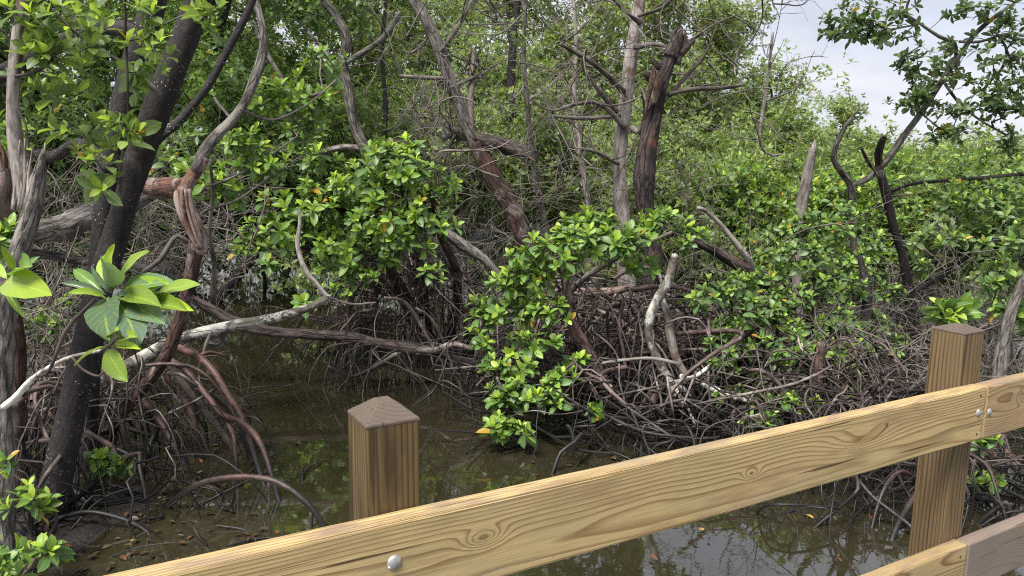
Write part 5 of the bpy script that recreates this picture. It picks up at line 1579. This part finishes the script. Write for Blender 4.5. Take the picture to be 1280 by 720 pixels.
def forest():
    A = [
        # label, px, Y, top z, width, mat, tips, low, leaf, bark
        ('dense green mangrove at the far left edge', -60, 8.5, 6.0, 4.0, 'leaf_green', 330, .9, .125, 'dark_bark'),
        ('dark stemmed mangrove left of the thick leaning trunk', 60, 10.5, 6.5, 4.0, 'leaf_green', 380, .8, .125, 'dark_bark'),
        ('leafy mangrove seen between leaning trunk and grey curved trunk', 262, 10.0, 6.2, 3.4, 'leaf_green', 360, .9, .125, 'dark_bark'),
        ('full green mangrove at the head of the creek', 360, 13.5, 6.2, 4.2, 'leaf_green', 420, .5, .125, 'grey_bark'),
        ('tall mangrove behind the slim crooked trunk', 450, 15.0, 6.6, 4.0, 'leaf_far', 330, 1.2, .125, 'grey_bark'),
        ('thin pale green mangrove left of the grey leaning trunk', 530, 17.5, 6.3, 4.2, 'leaf_far', 330, .8, .125, 'grey_bark'),
        ('dark straight stemmed mangrove with loose crown in the middle', 637, 16.0, 6.8, 4.0, 'leaf_far', 330, 1.6, .125, 'dark_bark'),
        ('grey green mangrove left of the pale bare trunk', 720, 18.0, 6.2, 4.2, 'leaf_olive', 330, .9, .125, 'grey_bark'),
        ('open crowned mangrove right behind the snag', 845, 15.5, 5.8, 3.4, 'leaf_olive', 330, .9, .125, 'pale_bark'),
        ('olive mangrove with feathery top against the sky', 878, 17.0, 5.2, 2.8, 'leaf_olive', 330, .6, .125, 'grey_bark'),
        ('bright rounded mangrove at the end of the tree wall', 962, 18.0, 4.4, 3.0, 'leaf_far', 330, .5, .125, 'grey_bark'),
        ('small mangrove sloping down to the open sky', 1035, 20.0, 3.7, 2.4, 'leaf_far', 240, .5, .125, 'grey_bark'),
        ('far mangrove filling the gap beyond the creek', 420, 22.0, 7.6, 6.0, 'leaf_far', 360, .4, .15, 'grey_bark'),
        ('far mangrove beyond the left trunks', 150, 17.0, 8.5, 6.0, 'leaf_far', 420, .4, .15, 'grey_bark'),
        ('far mangrove beyond the curved grey trunk', 300, 21.0, 8.0, 6.0, 'leaf_far', 360, .4, .15, 'grey_bark'),
        ('far pale mangrove right of the grey leaning trunk', 600, 24.0, 7.4, 6.0, 'leaf_olive', 330, .4, .15, 'grey_bark'),
        ('far pale mangrove behind the bare pale trunk', 760, 25.0, 7.2, 6.0, 'leaf_olive', 330, .4, .15, 'grey_bark'),
        ('far pale mangrove right of the dark snag', 870, 26.0, 7.0, 4.4, 'leaf_far', 300, .4, .15, 'grey_bark'),
        ('far left mangrove beyond the dead trunk', -20, 15.0, 8.0, 6.0, 'leaf_far', 380, .4, .15, 'grey_bark'),
    ]
    for i, (lab, px, Y, top, w, mt, n, low, lf, bk) in enumerate(A):
        forest_tree(lab, px, Y, top, w, mt, 100 + i, n, low, lf, bk, lean=.06 * ((i * 7) % 5 - 2) / 2, limbs=6)
    B = [
        ('bright low mangrove behind the dark snag foot', 850, 9.8, 1.75, 2.4, 'leaf_far'),
        ('bright low mangrove behind the spotted dead limb', 915, 9.4, 1.85, 2.2, 'leaf_bright'),
        ('bright low mangrove left of the grey dead stub', 965, 10.5, 1.95, 2.4, 'leaf_far'),
        ('bright low mangrove right of the grey dead stub', 1040, 10.0, 1.75, 2.4, 'leaf_bright'),
        ('low mangrove behind the forked tree', 1110, 10.8, 1.85, 2.6, 'leaf_far'),
        ('low mangrove behind the right post', 1195, 10.0, 1.7, 2.6, 'leaf_far'),
        ('low mangrove at the right edge', 1275, 9.5, 1.75, 2.6, 'leaf_green'),
        ('low mangrove thicket tree behind the red brown trunk', 690, 11.5, 2.6, 3.0, 'leaf_far'),
        ('low mangrove thicket tree behind the pale trunk', 765, 12.5, 2.5, 3.0, 'leaf_far'),
        ('low mangrove behind the grey leaning limb', 590, 11.0, 2.4, 2.8, 'leaf_far'),
        ('second row low mangrove behind the snag', 870, 13.5, 2.4, 3.2, 'leaf_far'),
        ('second row low mangrove behind the grey stub', 985, 14.0, 2.7, 2.8, 'leaf_far'),
        ('second row low mangrove behind the forked tree', 1090, 14.5, 2.3, 2.6, 'leaf_far'),
        ('second row low mangrove behind the right post', 1180, 14.0, 2.0, 3.4, 'leaf_far'),
        ('second row low mangrove toward the right edge', 1275, 13.5, 2.35, 2.8, 'leaf_far'),
        ('low bush at the head of the creek', 330, 11.5, 2.3, 2.6, 'leaf_green'),
        ('low bush on the far left bank beyond the twigs', 215, 10.5, 2.5, 3.0, 'leaf_green'),
        ('low bush behind the black trunk pair', 105, 9.8, 2.4, 2.8, 'leaf_green'),
        ('low bush behind the split dead trunk', 20, 9.0, 2.5, 2.6, 'leaf_green'),
        ('bush behind the creek bush', 430, 11.0, 2.8, 3.0, 'leaf_far'),
        ('bush right of the creek bush', 520, 12.0, 2.8, 3.0, 'leaf_far'),
        ('tall bush left of the creek head', 270, 14.0, 3.6, 4.0, 'leaf_far'),
        ('tall bush beyond the creek head', 380, 15.0, 3.4, 4.0, 'leaf_far'),
        ('tall bush behind the forked red trunk', 640, 14.0, 3.6, 3.6, 'leaf_far'),
        ('tall bush behind the pale trunk and snag', 800, 15.5, 3.6, 3.6, 'leaf_far'),
        ('distant round mangrove under the open sky', 1080, 24.0, 2.8, 4.5, 'leaf_far'),
        ('distant mangrove under the dark canopy', 1170, 27.0, 2.7, 5.0, 'leaf_far'),
        ('distant mangrove at the right skyline', 1260, 25.0, 2.6, 5.0, 'leaf_far'),
        ('distant mangrove left of the skyline gap', 1000, 26.0, 3.2, 5.0, 'leaf_far'),
        ('distant mangrove past the right edge', 1370, 24.0, 2.6, 5.0, 'leaf_far'),
    ]
    for i, (lab, px, Y, top, w, mt) in enumerate(B):
        forest_tree(lab, px, Y, top, w, mt, 200 + i, 190 if Y < 20 else 230, .35, .12 if Y < 20 else .16, 'grey_bark', group=None, cat_='shrub' if Y < 20 else 'tree', name='mangrove_shrub' if Y < 20 else 'mangrove_tree', trunk_r=.03, limbs=4, kind='far')
    # far mass of low forest along the horizon
    rng = RNG(77)
    n = 5200
    Yv = rng.uniform(28, 60, n); X = rng.uniform(-.85, .95, n) * Yv
    top = np.where(X / Yv > .42, 2.6, 6.5) + .5 * np.sin(X * .6) + .35 * np.sin(X * 1.7 + Yv)
    p = np.column_stack([X, Yv, top * rng.uniform(.25, 1, n)])
    L = rosettes(p, np.column_stack([rng.normal(0, .4, n), rng.normal(-.3, .4, n), np.ones(n)]), .30, rng, 5, 7)
    me = leaves_mesh('distant_forest', L, 'far', M['leaf_far'], np.zeros(3))
    o = link('distant_forest', me, None, 'stuff')
    o['label'] = 'far pale green mass of mangrove forest along the skyline'; o['category'] = 'forest'


def thickets():
    rng = RNG(78)
    for lab, boxes in (
        ('tangle of thin bare grey twigs on the right bank', [(860, 1300, 300, 470, 6.0, 9.5, 230), (940, 1300, 420, 520, 5.0, 6.6, 150)]),
        ('tangle of bare grey twigs behind the root mass in the middle', [(540, 880, 200, 420, 7.6, 10.5, 280)]),
        ('tangle of bare twigs and dead sticks on the left bank', [(0, 320, 225, 350, 6.2, 9.0, 320), (0, 110, 330, 520, 5.0, 6.5, 120)]),
        ('fine grey twigs overhead between the standing trunks', [(480, 980, -20, 250, 7.5, 12.0, 95)]),
    ):
        mb = MB()
        st = []
        for x0, x1, y0, y1, Ya, Yb, n in boxes:
            for _ in range(n):
                Y = rng.uniform(Ya, Yb)
                p = P(rng.uniform(x0, x1), rng.uniform(y0, y1), Y)
                if p[2] < .08:
                    p[2] = rng.uniform(.05, .4)
                st.append((p, (rng.normal(), rng.normal() * .6, rng.normal() + .1)))
        if 'overhead' in lab:
            bare_twigs(mb, st, rng, 1.0, .011, 2, .0, .62, 4, .08)
        else:
            bare_twigs(mb, st, rng, .7, .0065, 2, .0, .55, 3, .1)
        o = mb.build('twig_thicket', M['twig_bark'], None, 'stuff', base=None)
        o['label'] = lab; o['category'] = 'brushwood'
    # sticks lying in the root mass
    mb = MB()
    for _ in range(420):
        Y = rng.uniform(5.0, 8.6)
        p = P(rng.uniform(590, 1150), 470, Y); p[2] = max(.03, gz(p[0], p[1])) + abs(rng.normal(0, .16))
        d = unit(np.array([rng.normal(), rng.normal(), rng.normal() * .25]))
        l = rng.uniform(.25, .7); bend = rng.normal(0, .08, 3)
        q = np.array([p - d * l, p - d * l * .3 + bend, p + d * l * .4 + bend * .5, p + d * l]); q[:, 2] = np.maximum(q[:, 2], -.05)
        mb.tube(q, rng.uniform(.005, .013) * np.array([.8, 1, .9, .5]), 5, .12, cap=False)
    o = mb.build('dead_sticks', M['tangle_bark'], None, 'stuff')
    o['label'] = 'dead grey brown sticks heaped among the mangrove roots'; o['category'] = 'brushwood'


def litter():
    rng = RNG(81)
    mt, t, bs = new_mat('leaf_litter')
    geo = t.n.new('ShaderNodeNewGeometry')
    t.put(bs.inputs['Base Color'], t.ramp(geo.outputs['Random Per Island'], [(0.0, (0.012, 0.008, 0.006)), (.6, (0.05, 0.028, 0.014)), (.93, (0.11, 0.05, 0.018)), (1.0, (0.2, 0.12, 0.03))]))
    bs.inputs['Roughness'].default_value = .5
    for nm, cx, cy, sx, sy, n, lab in (('leaf_litter', -2.05, 3.75, .55, .55, 220, 'dark rotting leaf litter on the mud at the left'), ('leaf_litter', 1.6, 4.1, 1.0, .45, 260, 'dark rotting leaf litter along the water edge under the rail'), ('leaf_litter', 0.9, 6.0, 1.6, 1.0, 500, 'dead leaves strewn through the root tangle')):
        x = rng.normal(cx, sx, n); y = rng.normal(cy, sy, n)
        z = np.maximum(ground_height(x, y), 0.0) + rng.uniform(.004, .02, n)
        if cy > 5:
            z = z + rng.uniform(0, .25, n)
        d = unit(np.column_stack([rng.normal(0, 1, (n, 2)), rng.normal(0, .18, n)]))
        up = unit(np.column_stack([rng.normal(0, .2, (n, 2)), np.ones(n)])); up = unit(up - d * (up * d).sum(1)[:, None])
        L = dict(p=np.column_stack([x, y, z]), d=d, n=up, s=rng.uniform(.03, .065, n), a=np.zeros(n), w=rng.uniform(.7, 1.1, n))
        kp = ground_height(x, y) > (-.02 if cy > 5 else -.09 if cx < 0 else -.07)
        L = sub(L, kp)
        o = link(nm, leaves_mesh(nm, L, 'near', mt, np.zeros(3)), None, 'stuff')
        o['label'] = lab; o['category'] = 'leaf litter'


def fallen_leaves():
    rng = RNG(79)
    cols = {'orange': (0.24, 0.085, 0.025), 'yellow': (0.33, 0.21, 0.04), 'brown': (0.10, 0.05, 0.022), 'red': (0.22, 0.05, 0.025)}
    ms = {}
    for k, c in cols.items():
        mt, t, b = new_mat('fallen_leaf_' + k)
        nz = t.noise(t.n.new('ShaderNodeTexCoord').outputs['Object'], 3.0, 4, .6)
        t.put(b.inputs['Base Color'], t.mix(t.ramp(nz, [(.4, 0.0), (.7, .7)]), c, tuple(x * .35 for x in c)))
        b.inputs['Roughness'].default_value = .4
        v, q, tr, at = leaf_template('close', .1)
        me = make_mesh('fallen_leaf', v, q, tr); me.materials.append(mt)
        me.polygons.foreach_set('use_smooth', np.ones(len(me.polygons), bool))
        ms[k] = me
    spots = [(265, 557, 'yellow', 0, 'yellow leaf floating just right of the steep dark root'), (253, 580, 'orange', 0, 'orange leaf floating left of the yellow one among arching roots'), (333, 609, 'orange', 0, 'orange leaf floating under the crown of the long low root arch'), (344, 664, 'red', 0, 'red leaf floating by the rail inside the low root arch'), (172, 676, 'yellow', 1, 'yellow leaf on the mud under the low looping root'), (80, 686, 'orange', 1, 'orange leaf on the mud beside the bright seedling'), (112, 692, 'orange', 1, 'orange leaf on the mud near the thin root fork'), (150, 696, 'brown', 1, 'brown leaf on the mud close to the rail end'), (205, 682, 'brown', 1, 'brown leaf at the water edge below the root loop'),
             (1005, 644, 'yellow', 2, 'small yellow leaf floating closest under the middle of the rail'), (872, 663, 'yellow', 2, 'pale yellow leaf floating leftmost under the rail'), (1083, 644, 'orange', 2, 'large orange leaf floating beside the right post'), (1076, 676, 'red', 2, 'reddish leaf floating under the large orange one'), (1045, 697, 'brown', 2, 'brown leaf floating near the lower rail end'), (712, 474, 'orange', 3, 'withered orange leaf caught in the root tangle'), (652, 560, 'brown', 3, 'withered brown leaf at the trailing bush tip')]
    grp = ['leaves floating on the creek', 'leaves fallen on the left mud', 'leaves floating under the rail', 'withered leaves in the roots']
    for x, y, c, g, lab in spots:
        p = G(x, y, .0)
        z = max(.004, gz(p[0], p[1]) + .012) if g != 3 else max(.05, gz(p[0], p[1]) + .12)
        o = link('fallen_leaf', ms[c])
        o['label'] = lab; o['category'] = 'leaf'; o['group'] = grp[g]
        s = rng.uniform(.04, .07)
        o.scale = (s, s, s * .8)
        o.location = (p[0], p[1], z + s * .03)
        o.rotation_euler = (rng.normal(0, .3), rng.normal(0, .3), rng.uniform(0, 6.28))


for fn in (dark_leaning_tree, second_dark_tree, twisted_tree, dead_left_tree, close_sprays, low_plants, creek_branches, creek_bush, centre_bush, lichen_snag, standing_stems, slim_poles, forked_tree, right_bush, right_root_tree, forest, thickets, litter, fallen_leaves):
    fn()
# lift the arrangement out of Blender's lazy matrices once
bpy.context.view_layer.update()
